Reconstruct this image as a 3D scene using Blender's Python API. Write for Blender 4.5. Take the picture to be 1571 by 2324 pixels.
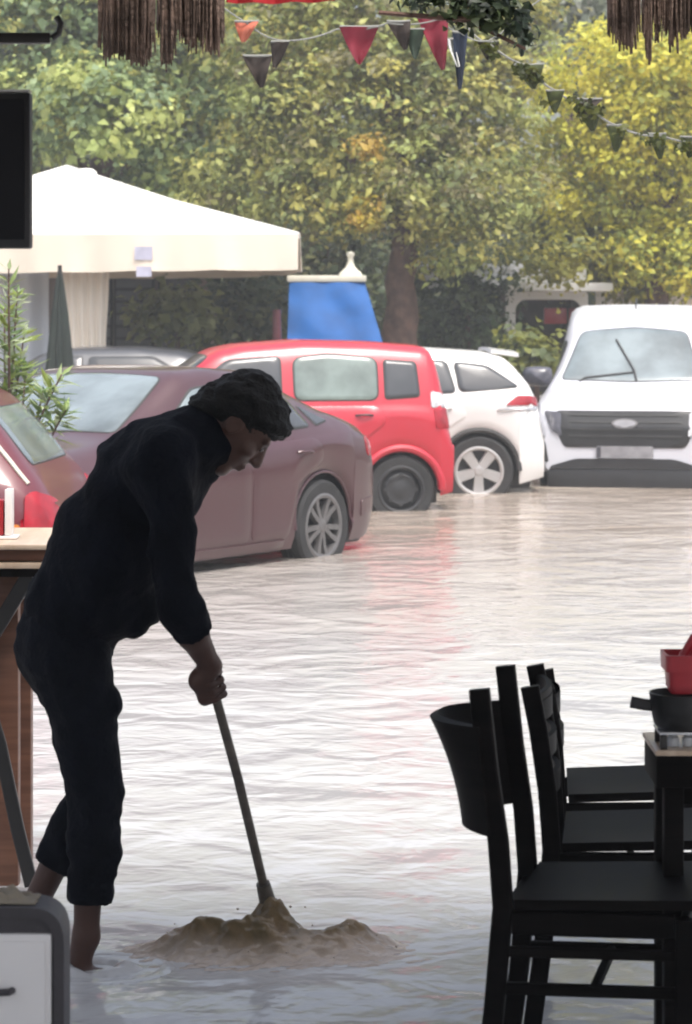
import bpy, bmesh, math, random
import numpy as np
from mathutils import Vector, Matrix
from mathutils.bvhtree import BVHTree

R = math.radians
rnd = random.Random(7)
nrng = np.random.default_rng(11)
scene = bpy.context.scene
COL = scene.collection
for o in list(bpy.data.objects):
    bpy.data.objects.remove(o)

# ------------------------------------------------------------------ camera, sky, sun, exposure
CAM_H = 1.73            # metres above the water
F = 6000.0              # focal length in reference pixels (reference frame 1571 x 2324)
HOR = 695.0             # row of the horizon
CX = 785.5
cam_d = bpy.data.cameras.new("camera")
cam = bpy.data.objects.new("camera", cam_d)
COL.objects.link(cam)
cam.location = (0, 0, CAM_H)
cam.rotation_euler = (R(90), 0, 0)
cam_d.sensor_fit = 'VERTICAL'
cam_d.sensor_height = 36.0
cam_d.lens = F / 2324.0 * 36.0
cam_d.shift_y = -(1162.0 - HOR) / 2324.0
cam_d.clip_end = 400
cam_d.clip_start = 0.05
cam_d.dof.use_dof = True
cam_d.dof.focus_distance = 9.0
cam_d.dof.aperture_fstop = 8.0
scene.camera = cam

world = bpy.data.worlds.new("World")
scene.world = world
world.use_nodes = True
wn = world.node_tree
wn.nodes.clear()
SUN_EL, SUN_ROT = R(68), R(155)
sky = wn.nodes.new('ShaderNodeTexSky')
sky.sky_type = 'NISHITA'
sky.sun_disc = False
sky.sun_elevation = SUN_EL
sky.sun_rotation = SUN_ROT
sky.air_density = 1.0
sky.dust_density = 6.0
sky.ozone_density = 1.0
hsv = wn.nodes.new('ShaderNodeHueSaturation')
hsv.inputs['Saturation'].default_value = 0.6
bg = wn.nodes.new('ShaderNodeBackground')
bg.inputs['Strength'].default_value = 0.15
wo = wn.nodes.new('ShaderNodeOutputWorld')
wn.links.new(sky.outputs[0], hsv.inputs['Color'])
wn.links.new(hsv.outputs[0], bg.inputs['Color'])
wn.links.new(bg.outputs[0], wo.inputs['Surface'])

sun_d = bpy.data.lights.new("sun", 'SUN')
sun_d.energy = 1.3
sun_d.angle = R(25)
sun_d.color = (1.0, 0.96, 0.9)
sun = bpy.data.objects.new("sun", sun_d)
COL.objects.link(sun)
sdir = Vector((math.sin(SUN_ROT) * math.cos(SUN_EL), math.cos(SUN_ROT) * math.cos(SUN_EL), math.sin(SUN_EL)))
sun.rotation_euler = sdir.to_track_quat('Z', 'Y').to_euler()
sun.location = (0, 0, 30)

scene.view_settings.view_transform = 'Standard'
scene.view_settings.look = 'None'
scene.view_settings.gamma = 1.0
scene.view_settings.use_curve_mapping = False
scene.view_settings.exposure = 1.15
scene.render.engine = 'CYCLES'
scene.cycles.max_bounces = 8
scene.cycles.transparent_max_bounces = 8
scene.cycles.caustics_reflective = False
scene.cycles.caustics_refractive = False
scene.cycles.use_denoising = True
scene.cycles.filter_width = 1.9


# ------------------------------------------------------------------ helpers
def at(px, py, Y):
    """reference pixel + depth -> world point"""
    return Vector(((px - CX) / F * Y, Y, CAM_H - (py - HOR) / F * Y))


def X_at(px, Y):
    return (px - CX) / F * Y


def Z_at(py, Y):
    return CAM_H - (py - HOR) / F * Y


def setp(o, label=None, cat=None, group=None, kind=None):
    if label: o['label'] = label
    if cat: o['category'] = cat
    if group: o['group'] = group
    if kind: o['kind'] = kind
    return o


def empty(name, loc, label, cat, group=None, rz=0.0):
    o = bpy.data.objects.new(name, None)
    COL.objects.link(o)
    o.location = loc
    o.rotation_euler = (0, 0, rz)
    o.empty_display_size = 0.1
    return setp(o, label, cat, group)


class MB:
    def __init__(s):
        s.v = []; s.f = []

    def add(s, verts, faces):
        n = len(s.v)
        s.v += [tuple(p) for p in verts]
        s.f += [tuple(n + i for i in f) for f in faces]
        return s

    def box(s, lo, hi, M=None, bev=0.0):
        bm = bmesh.new()
        bmesh.ops.create_cube(bm, size=1)
        lo = Vector(lo); hi = Vector(hi)
        for v in bm.verts:
            v.co = Vector(((lo[i] + hi[i]) / 2 + v.co[i] * (hi[i] - lo[i]) for i in range(3)))
        if bev > 0:
            bmesh.ops.bevel(bm, geom=bm.edges[:], offset=bev, segments=2, affect='EDGES', profile=0.6)
        if M is not None:
            bm.transform(M)
        bm.verts.index_update()
        s.add([v.co[:] for v in bm.verts], [[v.index for v in f.verts] for f in bm.faces])
        bm.free()
        return s

    def tube(s, pts, radii, seg=10, cap=True, flat=1.0):
        pts = [Vector(p) for p in pts]
        if not hasattr(radii, '__len__'): radii = [radii] * len(pts)
        V = []; Fc = []
        up = Vector((0, 0, 1))
        prev = None
        for i, p in enumerate(pts):
            a = pts[max(i - 1, 0)]; b = pts[min(i + 1, len(pts) - 1)]
            t = (b - a).normalized()
            if prev is None:
                ref = up if abs(t.z) < 0.9 else Vector((1, 0, 0))
                n = t.cross(ref).normalized()
            else:
                n = (prev - t * prev.dot(t)).normalized()
            prev = n
            bno = t.cross(n)
            for k in range(seg):
                an = 2 * math.pi * k / seg
                V.append(p + (n * math.cos(an) + bno * math.sin(an) * flat) * radii[i])
        for i in range(len(pts) - 1):
            for k in range(seg):
                k2 = (k + 1) % seg
                Fc.append((i * seg + k, i * seg + k2, (i + 1) * seg + k2, (i + 1) * seg + k))
        if cap:
            Fc.append(tuple(range(seg - 1, -1, -1)))
            Fc.append(tuple((len(pts) - 1) * seg + k for k in range(seg)))
        return s.add(V, Fc)

    def bar(s, pts, w, d, wdir, M=None, bev=0.15):
        """rectangular-section bar along a polyline; wdir = direction of width w; d = other"""
        pts = [Vector(p) for p in pts]
        wdir = Vector(wdir).normalized()
        V = []; Fc = []
        c = bev * min(w, d)
        n8 = [(-w/2 + c, -d/2), (w/2 - c, -d/2), (w/2, -d/2 + c), (w/2, d/2 - c), (w/2 - c, d/2), (-w/2 + c, d/2), (-w/2, d/2 - c), (-w/2, -d/2 + c)]
        for i, p in enumerate(pts):
            a = pts[max(i - 1, 0)]; b = pts[min(i + 1, len(pts) - 1)]
            t = (b - a).normalized()
            wd = (wdir - t * wdir.dot(t)).normalized()
            dd = t.cross(wd)
            for (u, q) in n8:
                V.append(p + wd * u + dd * q)
        for i in range(len(pts) - 1):
            for k in range(8):
                k2 = (k + 1) % 8
                Fc.append((i * 8 + k, i * 8 + k2, (i + 1) * 8 + k2, (i + 1) * 8 + k))
        Fc.append(tuple(range(7, -1, -1)))
        Fc.append(tuple((len(pts) - 1) * 8 + k for k in range(8)))
        if M is not None: V = [M @ v for v in V]
        return s.add(V, Fc)

    def lathe(s, prof, seg=24, M=None):
        """profile [(r,z)] spun round Z"""
        V = []; Fc = []
        for (r, z) in prof:
            for k in range(seg):
                a = 2 * math.pi * k / seg
                V.append(Vector((r * math.cos(a), r * math.sin(a), z)))
        for i in range(len(prof) - 1):
            for k in range(seg):
                k2 = (k + 1) % seg
                Fc.append((i * seg + k, i * seg + k2, (i + 1) * seg + k2, (i + 1) * seg + k))
        if M is not None: V = [M @ v for v in V]
        return s.add(V, Fc)

    def sheet(s, grid, thick, normal=None):
        """grid[i][j] of points -> thin solid"""
        gi = len(grid); gj = len(grid[0])
        g = [[Vector(p) for p in row] for row in grid]
        V = []; top = []; bot = []
        for i in range(gi):
            for j in range(gj):
                du = g[min(i + 1, gi - 1)][j] - g[max(i - 1, 0)][j]
                dv = g[i][min(j + 1, gj - 1)] - g[i][max(j - 1, 0)]
                n = du.cross(dv)
                n = n.normalized() if n.length > 1e-9 else Vector((0, 0, 1))
                V.append(g[i][j] + n * thick / 2); V.append(g[i][j] - n * thick / 2)
        idx = lambda i, j, k: (i * gj + j) * 2 + k
        Fc = []
        for i in range(gi - 1):
            for j in range(gj - 1):
                Fc.append((idx(i, j, 0), idx(i + 1, j, 0), idx(i + 1, j + 1, 0), idx(i, j + 1, 0)))
                Fc.append((idx(i, j, 1), idx(i, j + 1, 1), idx(i + 1, j + 1, 1), idx(i + 1, j, 1)))
        for j in range(gj - 1):
            Fc.append((idx(0, j, 0), idx(0, j + 1, 0), idx(0, j + 1, 1), idx(0, j, 1)))
            Fc.append((idx(gi - 1, j, 1), idx(gi - 1, j + 1, 1), idx(gi - 1, j + 1, 0), idx(gi - 1, j, 0)))
        for i in range(gi - 1):
            Fc.append((idx(i, 0, 1), idx(i + 1, 0, 1), idx(i + 1, 0, 0), idx(i, 0, 0)))
            Fc.append((idx(i, gj - 1, 0), idx(i + 1, gj - 1, 0), idx(i + 1, gj - 1, 1), idx(i, gj - 1, 1)))
        return s.add(V, Fc)

    def build(s, name, mat, parent=None, smooth=True, sharp=35):
        me = bpy.data.meshes.new(name)
        me.from_pydata(s.v, [], s.f)
        return finish(name, me, mat, parent, smooth, sharp)


def finish(name, me, mat, parent=None, smooth=True, sharp=35, recalc=True):
    if recalc:
        bm = bmesh.new(); bm.from_mesh(me)
        bmesh.ops.recalc_face_normals(bm, faces=bm.faces[:])
        bm.to_mesh(me); bm.free()
    if smooth:
        me.polygons.foreach_set('use_smooth', [True] * len(me.polygons))
        me.set_sharp_from_angle(angle=R(sharp))
    me.materials.append(mat)
    o = bpy.data.objects.new(name, me)
    COL.objects.link(o)
    if parent is not None:
        o.parent = parent
    return o


# ------------------------------------------------------------------ materials
def new_mat(name):
    m = bpy.data.materials.new(name)
    m.use_nodes = True
    nt = m.node_tree
    b = nt.nodes['Principled BSDF']
    return m, nt, b


def mat_plain(name, col, rough=0.5, metal=0.0, coat=0.0, spec=0.5, var=0.12, scale=6.0, bump=0.0, bscale=40.0, dirt=None):
    """colour with soft noise variation and optional fine relief"""
    m, nt, b = new_mat(name)
    tc = nt.nodes.new('ShaderNodeTexCoord')
    nz = nt.nodes.new('ShaderNodeTexNoise')
    nz.inputs['Scale'].default_value = scale
    nz.inputs['Detail'].default_value = 5
    nt.links.new(tc.outputs['Object'], nz.inputs['Vector'])
    mx = nt.nodes.new('ShaderNodeMix'); mx.data_type = 'RGBA'
    c1 = tuple(min(1, c * (1 - var)) for c in col) + (1,)
    c2 = tuple(min(1, c * (1 + var)) for c in col) + (1,)
    if dirt: c1 = tuple(dirt) + (1,)
    mx.inputs['A'].default_value = c1
    mx.inputs['B'].default_value = c2
    cr = nt.nodes.new('ShaderNodeMapRange')
    cr.inputs['From Min'].default_value = 0.3; cr.inputs['From Max'].default_value = 0.65
    nt.links.new(nz.outputs['Fac'], cr.inputs['Value'])
    nt.links.new(cr.outputs[0], mx.inputs['Factor'])
    nt.links.new(mx.outputs['Result'], b.inputs['Base Color'])
    b.inputs['Roughness'].default_value = rough
    b.inputs['Metallic'].default_value = metal
    b.inputs['Specular IOR Level'].default_value = spec
    b.inputs['Coat Weight'].default_value = coat
    b.inputs['Coat Roughness'].default_value = 0.08
    if bump > 0:
        n2 = nt.nodes.new('ShaderNodeTexNoise')
        n2.inputs['Scale'].default_value = bscale
        n2.inputs['Detail'].default_value = 4
        nt.links.new(tc.outputs['Object'], n2.inputs['Vector'])
        bp = nt.nodes.new('ShaderNodeBump')
        bp.inputs['Strength'].default_value = bump
        bp.inputs['Distance'].default_value = 0.02
        nt.links.new(n2.outputs['Fac'], bp.inputs['Height'])
        nt.links.new(bp.outputs[0], b.inputs['Normal'])
    return m


def mat_leaf(name, transl=0.45, rough=0.45):
    m, nt, b = new_mat(name)
    at_ = nt.nodes.new('ShaderNodeAttribute'); at_.attribute_name = 'tint'
    nt.links.new(at_.outputs['Color'], b.inputs['Base Color'])
    b.inputs['Roughness'].default_value = rough
    b.inputs['Specular IOR Level'].default_value = 0.35
    tr = nt.nodes.new('ShaderNodeBsdfTranslucent')
    hs = nt.nodes.new('ShaderNodeHueSaturation')
    hs.inputs['Value'].default_value = 1.3
    hs.inputs['Hue'].default_value = 0.485
    nt.links.new(at_.outputs['Color'], hs.inputs['Color'])
    nt.links.new(hs.outputs[0], tr.inputs['Color'])
    ms = nt.nodes.new('ShaderNodeMixShader'); ms.inputs[0].default_value = transl
    out = nt.nodes['Material Output']
    nt.links.new(b.outputs[0], ms.inputs[1]); nt.links.new(tr.outputs[0], ms.inputs[2])
    nt.links.new(ms.outputs[0], out.inputs['Surface'])
    return m


def mat_wood(name, c1, c2, rough=0.45, scale=3.0, axis=(1, 1, 12)):
    m, nt, b = new_mat(name)
    tc = nt.nodes.new('ShaderNodeTexCoord')
    mp = nt.nodes.new('ShaderNodeMapping')
    mp.inputs['Scale'].default_value = axis
    nz = nt.nodes.new('ShaderNodeTexNoise'); nz.inputs['Scale'].default_value = scale; nz.inputs['Detail'].default_value = 6
    nz.inputs['Distortion'].default_value = 0.6
    nt.links.new(tc.outputs['Object'], mp.inputs['Vector']); nt.links.new(mp.outputs[0], nz.inputs['Vector'])
    cr = nt.nodes.new('ShaderNodeValToRGB')
    cr.color_ramp.elements[0].position = 0.3; cr.color_ramp.elements[0].color = tuple(c1) + (1,)
    cr.color_ramp.elements[1].position = 0.7; cr.color_ramp.elements[1].color = tuple(c2) + (1,)
    nt.links.new(nz.outputs['Fac'], cr.inputs[0]); nt.links.new(cr.outputs[0], b.inputs['Base Color'])
    b.inputs['Roughness'].default_value = rough
    bp = nt.nodes.new('ShaderNodeBump'); bp.inputs['Strength'].default_value = 0.15; bp.inputs['Distance'].default_value = 0.004
    nt.links.new(nz.outputs['Fac'], bp.inputs['Height']); nt.links.new(bp.outputs[0], b.inputs['Normal'])
    return m


def mat_water():
    m, nt, b = new_mat('muddy_flood_water')
    tc = nt.nodes.new('ShaderNodeTexCoord')
    def noise(scale, sx=1.0, sy=1.0, det=3.0, dist=0.0):
        mp = nt.nodes.new('ShaderNodeMapping'); mp.inputs['Scale'].default_value = (sx, sy, 1)
        n = nt.nodes.new('ShaderNodeTexNoise'); n.inputs['Scale'].default_value = scale; n.inputs['Detail'].default_value = det
        n.inputs['Distortion'].default_value = dist
        nt.links.new(tc.outputs['Object'], mp.inputs['Vector']); nt.links.new(mp.outputs[0], n.inputs['Vector'])
        return n
    # silt: browner out in the street, in slow drifts; bright sky reflection painted pale grey on the terrace
    c = noise(0.30, 0.6, 1.0, 4.0, 0.8)
    cr = nt.nodes.new('ShaderNodeValToRGB')
    cr.color_ramp.elements[0].position = 0.34; cr.color_ramp.elements[0].color = (0.265, 0.21, 0.165, 1)
    cr.color_ramp.elements[1].position = 0.62; cr.color_ramp.elements[1].color = (0.36, 0.315, 0.27, 1)
    nt.links.new(c.outputs['Fac'], cr.inputs[0])
    sx = nt.nodes.new('ShaderNodeSeparateXYZ'); nt.links.new(tc.outputs['Object'], sx.inputs[0])
    ad = nt.nodes.new('ShaderNodeMath'); ad.operation = 'MULTIPLY_ADD'; ad.inputs[1].default_value = 7.0
    nt.links.new(c.outputs['Fac'], ad.inputs[0]); nt.links.new(sx.outputs['Y'], ad.inputs[2])
    mr = nt.nodes.new('ShaderNodeMapRange'); mr.inputs['From Min'].default_value = 15.0; mr.inputs['From Max'].default_value = 24.0
    nt.links.new(ad.outputs[0], mr.inputs['Value'])
    mx = nt.nodes.new('ShaderNodeMix'); mx.data_type = 'RGBA'
    mx.inputs['A'].default_value = (0.43, 0.43, 0.43, 1)
    nt.links.new(mr.outputs[0], mx.inputs['Factor']); nt.links.new(cr.outputs[0], mx.inputs['B'])
    nt.links.new(mx.outputs['Result'], b.inputs['Base Color'])
    b.inputs['Roughness'].default_value = 0.13
    b.inputs['IOR'].default_value = 1.33
    b.inputs['Specular IOR Level'].default_value = 0.38
    n1 = noise(1.3, 0.8, 0.8, 2.0, 0.7)
    n2 = noise(4.6, 0.75, 0.75, 2.5, 0.7)
    n3 = noise(17.0, 0.7, 0.85, 2.0, 0.4)
    def mul(n, k):
        q = nt.nodes.new('ShaderNodeMath'); q.operation = 'MULTIPLY'; q.inputs[1].default_value = k
        nt.links.new(n.outputs['Fac'], q.inputs[0]); return q
    def add(a, c_):
        q = nt.nodes.new('ShaderNodeMath'); q.operation = 'ADD'
        nt.links.new(a.outputs[0], q.inputs[0]); nt.links.new(c_.outputs[0], q.inputs[1]); return q
    h = add(add(mul(n1, 0.065), mul(n2, 0.026)), mul(n3, 0.0045))
    bp = nt.nodes.new('ShaderNodeBump'); bp.inputs['Strength'].default_value = 1.0; bp.inputs['Distance'].default_value = 1.0
    nt.links.new(h.outputs[0], bp.inputs['Height']); nt.links.new(bp.outputs[0], b.inputs['Normal'])
    return m


M = {}
M['water'] = mat_water()
M['mud'] = mat_plain('stirred_mud', (0.27, 0.19, 0.11), 0.22, var=0.35, scale=9, bump=0.35, bscale=30, spec=0.5)
def mat_mud():
    m, nt, b = new_mat('stirred_mud_water')
    at_ = nt.nodes.new('ShaderNodeAttribute'); at_.attribute_name = 'silt'
    tc = nt.nodes.new('ShaderNodeTexCoord')
    nz = nt.nodes.new('ShaderNodeTexNoise'); nz.inputs['Scale'].default_value = 7; nz.inputs['Detail'].default_value = 6; nz.inputs['Distortion'].default_value = 1.2
    nt.links.new(tc.outputs['Object'], nz.inputs['Vector'])
    cr = nt.nodes.new('ShaderNodeValToRGB')
    e = cr.color_ramp.elements
    e[0].position = .30; e[0].color = (.080, .064, .036, 1)
    e[1].position = .68; e[1].color = (.205, .145, .085, 1)
    nt.links.new(nz.outputs['Fac'], cr.inputs[0])
    mx = nt.nodes.new('ShaderNodeMix'); mx.data_type = 'RGBA'
    mx.inputs['A'].default_value = (.40, .34, .29, 1)
    nt.links.new(at_.outputs['Fac'], mx.inputs['Factor']); nt.links.new(cr.outputs[0], mx.inputs['B'])
    nt.links.new(mx.outputs['Result'], b.inputs['Base Color'])
    b.inputs['Roughness'].default_value = .14; b.inputs['Specular IOR Level'].default_value = .5; b.inputs['IOR'].default_value = 1.33
    n2 = nt.nodes.new('ShaderNodeTexNoise'); n2.inputs['Scale'].default_value = 40; n2.inputs['Detail'].default_value = 3
    nt.links.new(tc.outputs['Object'], n2.inputs['Vector'])
    bp = nt.nodes.new('ShaderNodeBump'); bp.inputs['Strength'].default_value = .35; bp.inputs['Distance'].default_value = .01
    nt.links.new(n2.outputs['Fac'], bp.inputs['Height']); nt.links.new(bp.outputs[0], b.inputs['Normal'])
    return m
M['mud'] = mat_mud()
M['asphalt'] = mat_plain('wet_asphalt', (0.06, 0.06, 0.06), 0.6, var=0.3, scale=3, bump=0.3, bscale=80)
M['earth'] = mat_plain('damp_earth', (0.12, 0.09, 0.06), 0.9, var=0.4, scale=1.5, bump=0.5, bscale=12)
M['stone'] = mat_plain('pale_stone', (0.35, 0.32, 0.28), 0.8, var=0.2, scale=4, bump=0.3, bscale=30)
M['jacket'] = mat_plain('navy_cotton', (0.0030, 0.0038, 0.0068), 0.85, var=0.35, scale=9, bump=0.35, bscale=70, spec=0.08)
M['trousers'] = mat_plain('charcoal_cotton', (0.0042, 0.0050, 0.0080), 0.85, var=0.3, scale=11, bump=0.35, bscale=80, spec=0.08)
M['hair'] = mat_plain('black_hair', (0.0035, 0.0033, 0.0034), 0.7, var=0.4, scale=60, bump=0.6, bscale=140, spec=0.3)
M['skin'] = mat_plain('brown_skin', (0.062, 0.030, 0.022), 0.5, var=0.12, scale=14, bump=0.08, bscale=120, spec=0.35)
M['darkwood'] = mat_wood('ebony_stained_wood', (0.0035, 0.0032, 0.0032), (0.009, 0.0075, 0.007), 0.5)
M['darkwood'].node_tree.nodes['Principled BSDF'].inputs['Specular IOR Level'].default_value = 0.03
M['brownwood'] = mat_wood('reddish_brown_wood', (0.10, 0.042, 0.024), (0.19, 0.085, 0.05), 0.5)
M['palewood'] = mat_wood('varnished_pale_wood', (0.42, 0.31, 0.22), (0.6, 0.48, 0.37), 0.3, axis=(8, 1, 1))
M['handlewood'] = mat_wood('grey_broom_handle', (0.05, 0.043, 0.035), (0.12, 0.10, 0.08), 0.55)
M['black_metal'] = mat_plain('black_metal', (0.012, 0.011, 0.011), 0.4, var=0.2, spec=0.5)
M['black_plastic'] = mat_plain('black_plastic', (0.018, 0.018, 0.02), 0.45, var=0.2)
M['screen'] = mat_plain('switched_off_screen', (0.002, 0.0028, 0.006), 0.35, var=0.1, spec=.3)
M['tyre'] = mat_plain('tyre_rubber', (0.022, 0.022, 0.023), 0.8, var=0.25, bump=0.2, bscale=60)
M['alloy'] = mat_plain('silver_alloy', (0.40, 0.395, 0.39), 0.35, metal=0.35, var=0.08)
M['sedanrim'] = mat_plain('grey_alloy', (0.15, 0.145, 0.145), 0.35, metal=0.4, var=0.1)
M['greyrim'] = mat_plain('dull_steel_rim', (0.022, 0.022, 0.024), 0.5, var=0.2)
M['glass_pale'] = mat_plain('misted_reflection_glass', (0.145, 0.175, 0.185), 0.14, var=0.38, scale=2.4, coat=0.35)  # misted tone, with sky and tree reflections mottled into the colour
M['glass_green'] = mat_plain('misted_reflection_green_glass', (0.15, 0.19, 0.175), 0.14, var=0.42, scale=2.6, coat=0.35)  # misted green, mirrored trees put in as blotches of tone
M['glass_dark'] = mat_plain('tinted_car_glass', (0.05, 0.054, 0.06), 0.15, var=0.25, scale=2.0, coat=0.15)
M['rubber'] = mat_plain('window_rubber', (0.03, 0.03, 0.03), 0.6)
M['mauve'] = mat_plain('mauve_brown_paint', (0.060, 0.019, 0.024), 0.35, metal=0.15, coat=0.6, var=0.06, scale=1.5)
M['redpaint'] = mat_plain('bright_red_paint', (0.43, 0.014, 0.032), 0.35, coat=0.5, var=0.06, scale=1.5)
M['maroon'] = mat_plain('dark_red_paint', (0.11, 0.018, 0.026), 0.35, coat=0.5, var=0.06, scale=1.5)
M['whitepaint'] = mat_plain('white_car_paint', (0.66, 0.66, 0.65), 0.3, coat=0.5, var=0.03, scale=1.5)
M['silverwhite'] = mat_plain('cool_white_paint', (0.56, 0.57, 0.62), 0.3, coat=0.5, var=0.03, scale=1.5)
M['greypaint'] = mat_plain('dark_grey_paint', (0.045, 0.05, 0.06), 0.3, coat=0.6, var=0.1, scale=1.5)
M['redlens'] = mat_plain('red_lamp_lens', (0.27, 0.005, 0.014), 0.25, coat=0.25, var=0.2, scale=12)
M['amberlens'] = mat_plain('amber_lamp_lens', (0.5, 0.17, 0.03), 0.25, coat=0.4)
M['clearlens'] = mat_plain('clear_lamp_lens', (0.55, 0.57, 0.6), 0.15, coat=0.6, var=0.3, scale=14)
M['darklens'] = mat_plain('dark_lamp_lens', (0.06, 0.06, 0.075), 0.2, coat=0.3, var=0.35, scale=14)
M['plate'] = mat_plain('grey_number_plate', (0.22, 0.22, 0.235), 0.4, var=0.2, scale=10)
M['chrome'] = mat_plain('brushed_silver', (0.6, 0.6, 0.62), 0.25, metal=0.7)
M['tent'] = mat_plain('white_canvas', (0.80, 0.79, 0.76), 0.8, var=0.04, scale=1.2, bump=0.1, bscale=5)
M['cream'] = mat_plain('cream_canvas', (0.74, 0.66, 0.55), 0.85, var=0.05, scale=1.0, bump=0.1, bscale=6)
M['print'] = mat_plain('faded_blue_print', (0.45, 0.45, 0.55), 0.8, var=0.15, scale=8)
M['whitecloth'] = mat_plain('bluish_white_sheet', (0.62, 0.64, 0.67), 0.85, var=0.1, scale=1.5)
M['greencloth'] = mat_plain('dark_green_canvas', (0.012, 0.020, 0.016), 0.85, var=0.2, scale=5)
M['blue'] = mat_plain('blue_tarpaulin', (0.010, 0.085, 0.28), 0.65, var=0.2, scale=3.0, spec=.25, bump=0.15, bscale=6)
M['creampaint'] = mat_plain('cream_paint', (0.55, 0.53, 0.44), 0.6, var=0.15, scale=3)
M['bark'] = mat_plain('reddish_bark', (0.11, 0.065, 0.05), 0.9, var=0.45, scale=8, bump=0.9, bscale=18)
M['straw'] = mat_plain('weathered_straw', (0.13, 0.09, 0.07), 0.9, var=0.5, scale=14, bump=0.6, bscale=60)
M['redcloth'] = mat_plain('red_pennant_cloth', (0.15, 0.008, 0.02), 0.8, var=0.2, scale=9)
M['awningred'] = mat_plain('red_awning_cloth', (0.38, 0.015, 0.02), 0.8, var=0.15, scale=5)
M['cord'] = mat_plain('pale_cord', (0.22, 0.22, 0.20), 0.8)
M['wallbrown'] = mat_plain('brown_render', (0.16, 0.115, 0.095), 0.9, var=0.25, scale=2, bump=0.3, bscale=20)
M['roofboard'] = mat_wood('ceiling_boards', (0.05, 0.035, 0.025), (0.09, 0.06, 0.045), 0.7)
M['potred'] = mat_plain('red_plastic', (0.33, 0.02, 0.03), 0.35, var=0.1)
M['whitepanel'] = mat_plain('white_laminate', (0.80, 0.78, 0.77), 0.35, var=0.03, scale=2)
M['greyframe'] = mat_plain('dark_grey_plastic', (0.05, 0.045, 0.05), 0.55, var=0.15, scale=6, bump=0.1, bscale=60)
M['cloth_cream'] = mat_plain('crumpled_cream_cloth', (0.27, 0.235, 0.18), 0.9, var=0.15, scale=9)
M['leaf'] = mat_leaf('leaves')

# ------------------------------------------------------------------ the setting
def plane(name, x0, x1, y0, y1, z, mat, kind='structure'):
    mb = MB(); mb.add([(x0, y0, z), (x1, y0, z), (x1, y1, z), (x0, y1, z)], [(0, 1, 2, 3)])
    o = mb.build(name, mat, smooth=False); o['kind'] = kind; return o


plane('ground', -150, 150, -40, 300, -0.16, M['earth'])
plane('road', -40, 40, -12, 31, -0.14, M['asphalt'])
plane('water', -40, 40, -12, 31.6, 0.0, M['water'])
b = MB(); b.box((-40, 31, -0.15), (40, 31.2, 0.10), bev=0.02)
kb = b.build('kerb', M['stone']); kb['kind'] = 'structure'
b = MB(); b.box((-40, 31.203, -0.155), (40, 80, 0.07))
pv = b.build('pavement', M['earth'], smooth=False); pv['kind'] = 'structure'

# unseen roof added over the terrace, sized for the shade it casts
shade_root = empty('shade_shelter', (0, -5, 0), 'unseen boarded shelter roof added to shade the flooded terrace in the foreground', 'shelter')
ROOF_Y = 6.75
ROOF_Z = 2.75
b = MB()
for k in range(10):
    x0 = -2.2 + 0.44 * k; b.box((x0 + 0.004, -1.0, ROOF_Z), (x0 + 0.436, ROOF_Y + 5.0, ROOF_Z + .05))
b.build('roof', M['roofboard'], shade_root, smooth=False)
for x in (-2.1, 2.1):
    for y in (-0.6, 3.2, 6.6):
        b = MB(); b.box((x - 0.08, y + 5 - 0.08, -0.16), (x + 0.08, y + 5 + 0.08, ROOF_Z - .003), bev=0.01)
        b.build('post', M['brownwood'], shade_root)
for x in (-1.6, 0.0, 1.6):
    b = MB(); b.box((x - 0.04, ROOF_Y + 4.4, ROOF_Z - .083), (x + 0.04, ROOF_Y + 5.9, ROOF_Z - .003), bev=0.008)
    b.build('rafter', M['brownwood'], shade_root)
# parts above are written relative to the shelter's base
for ch in shade_root.children:
    pass


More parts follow.
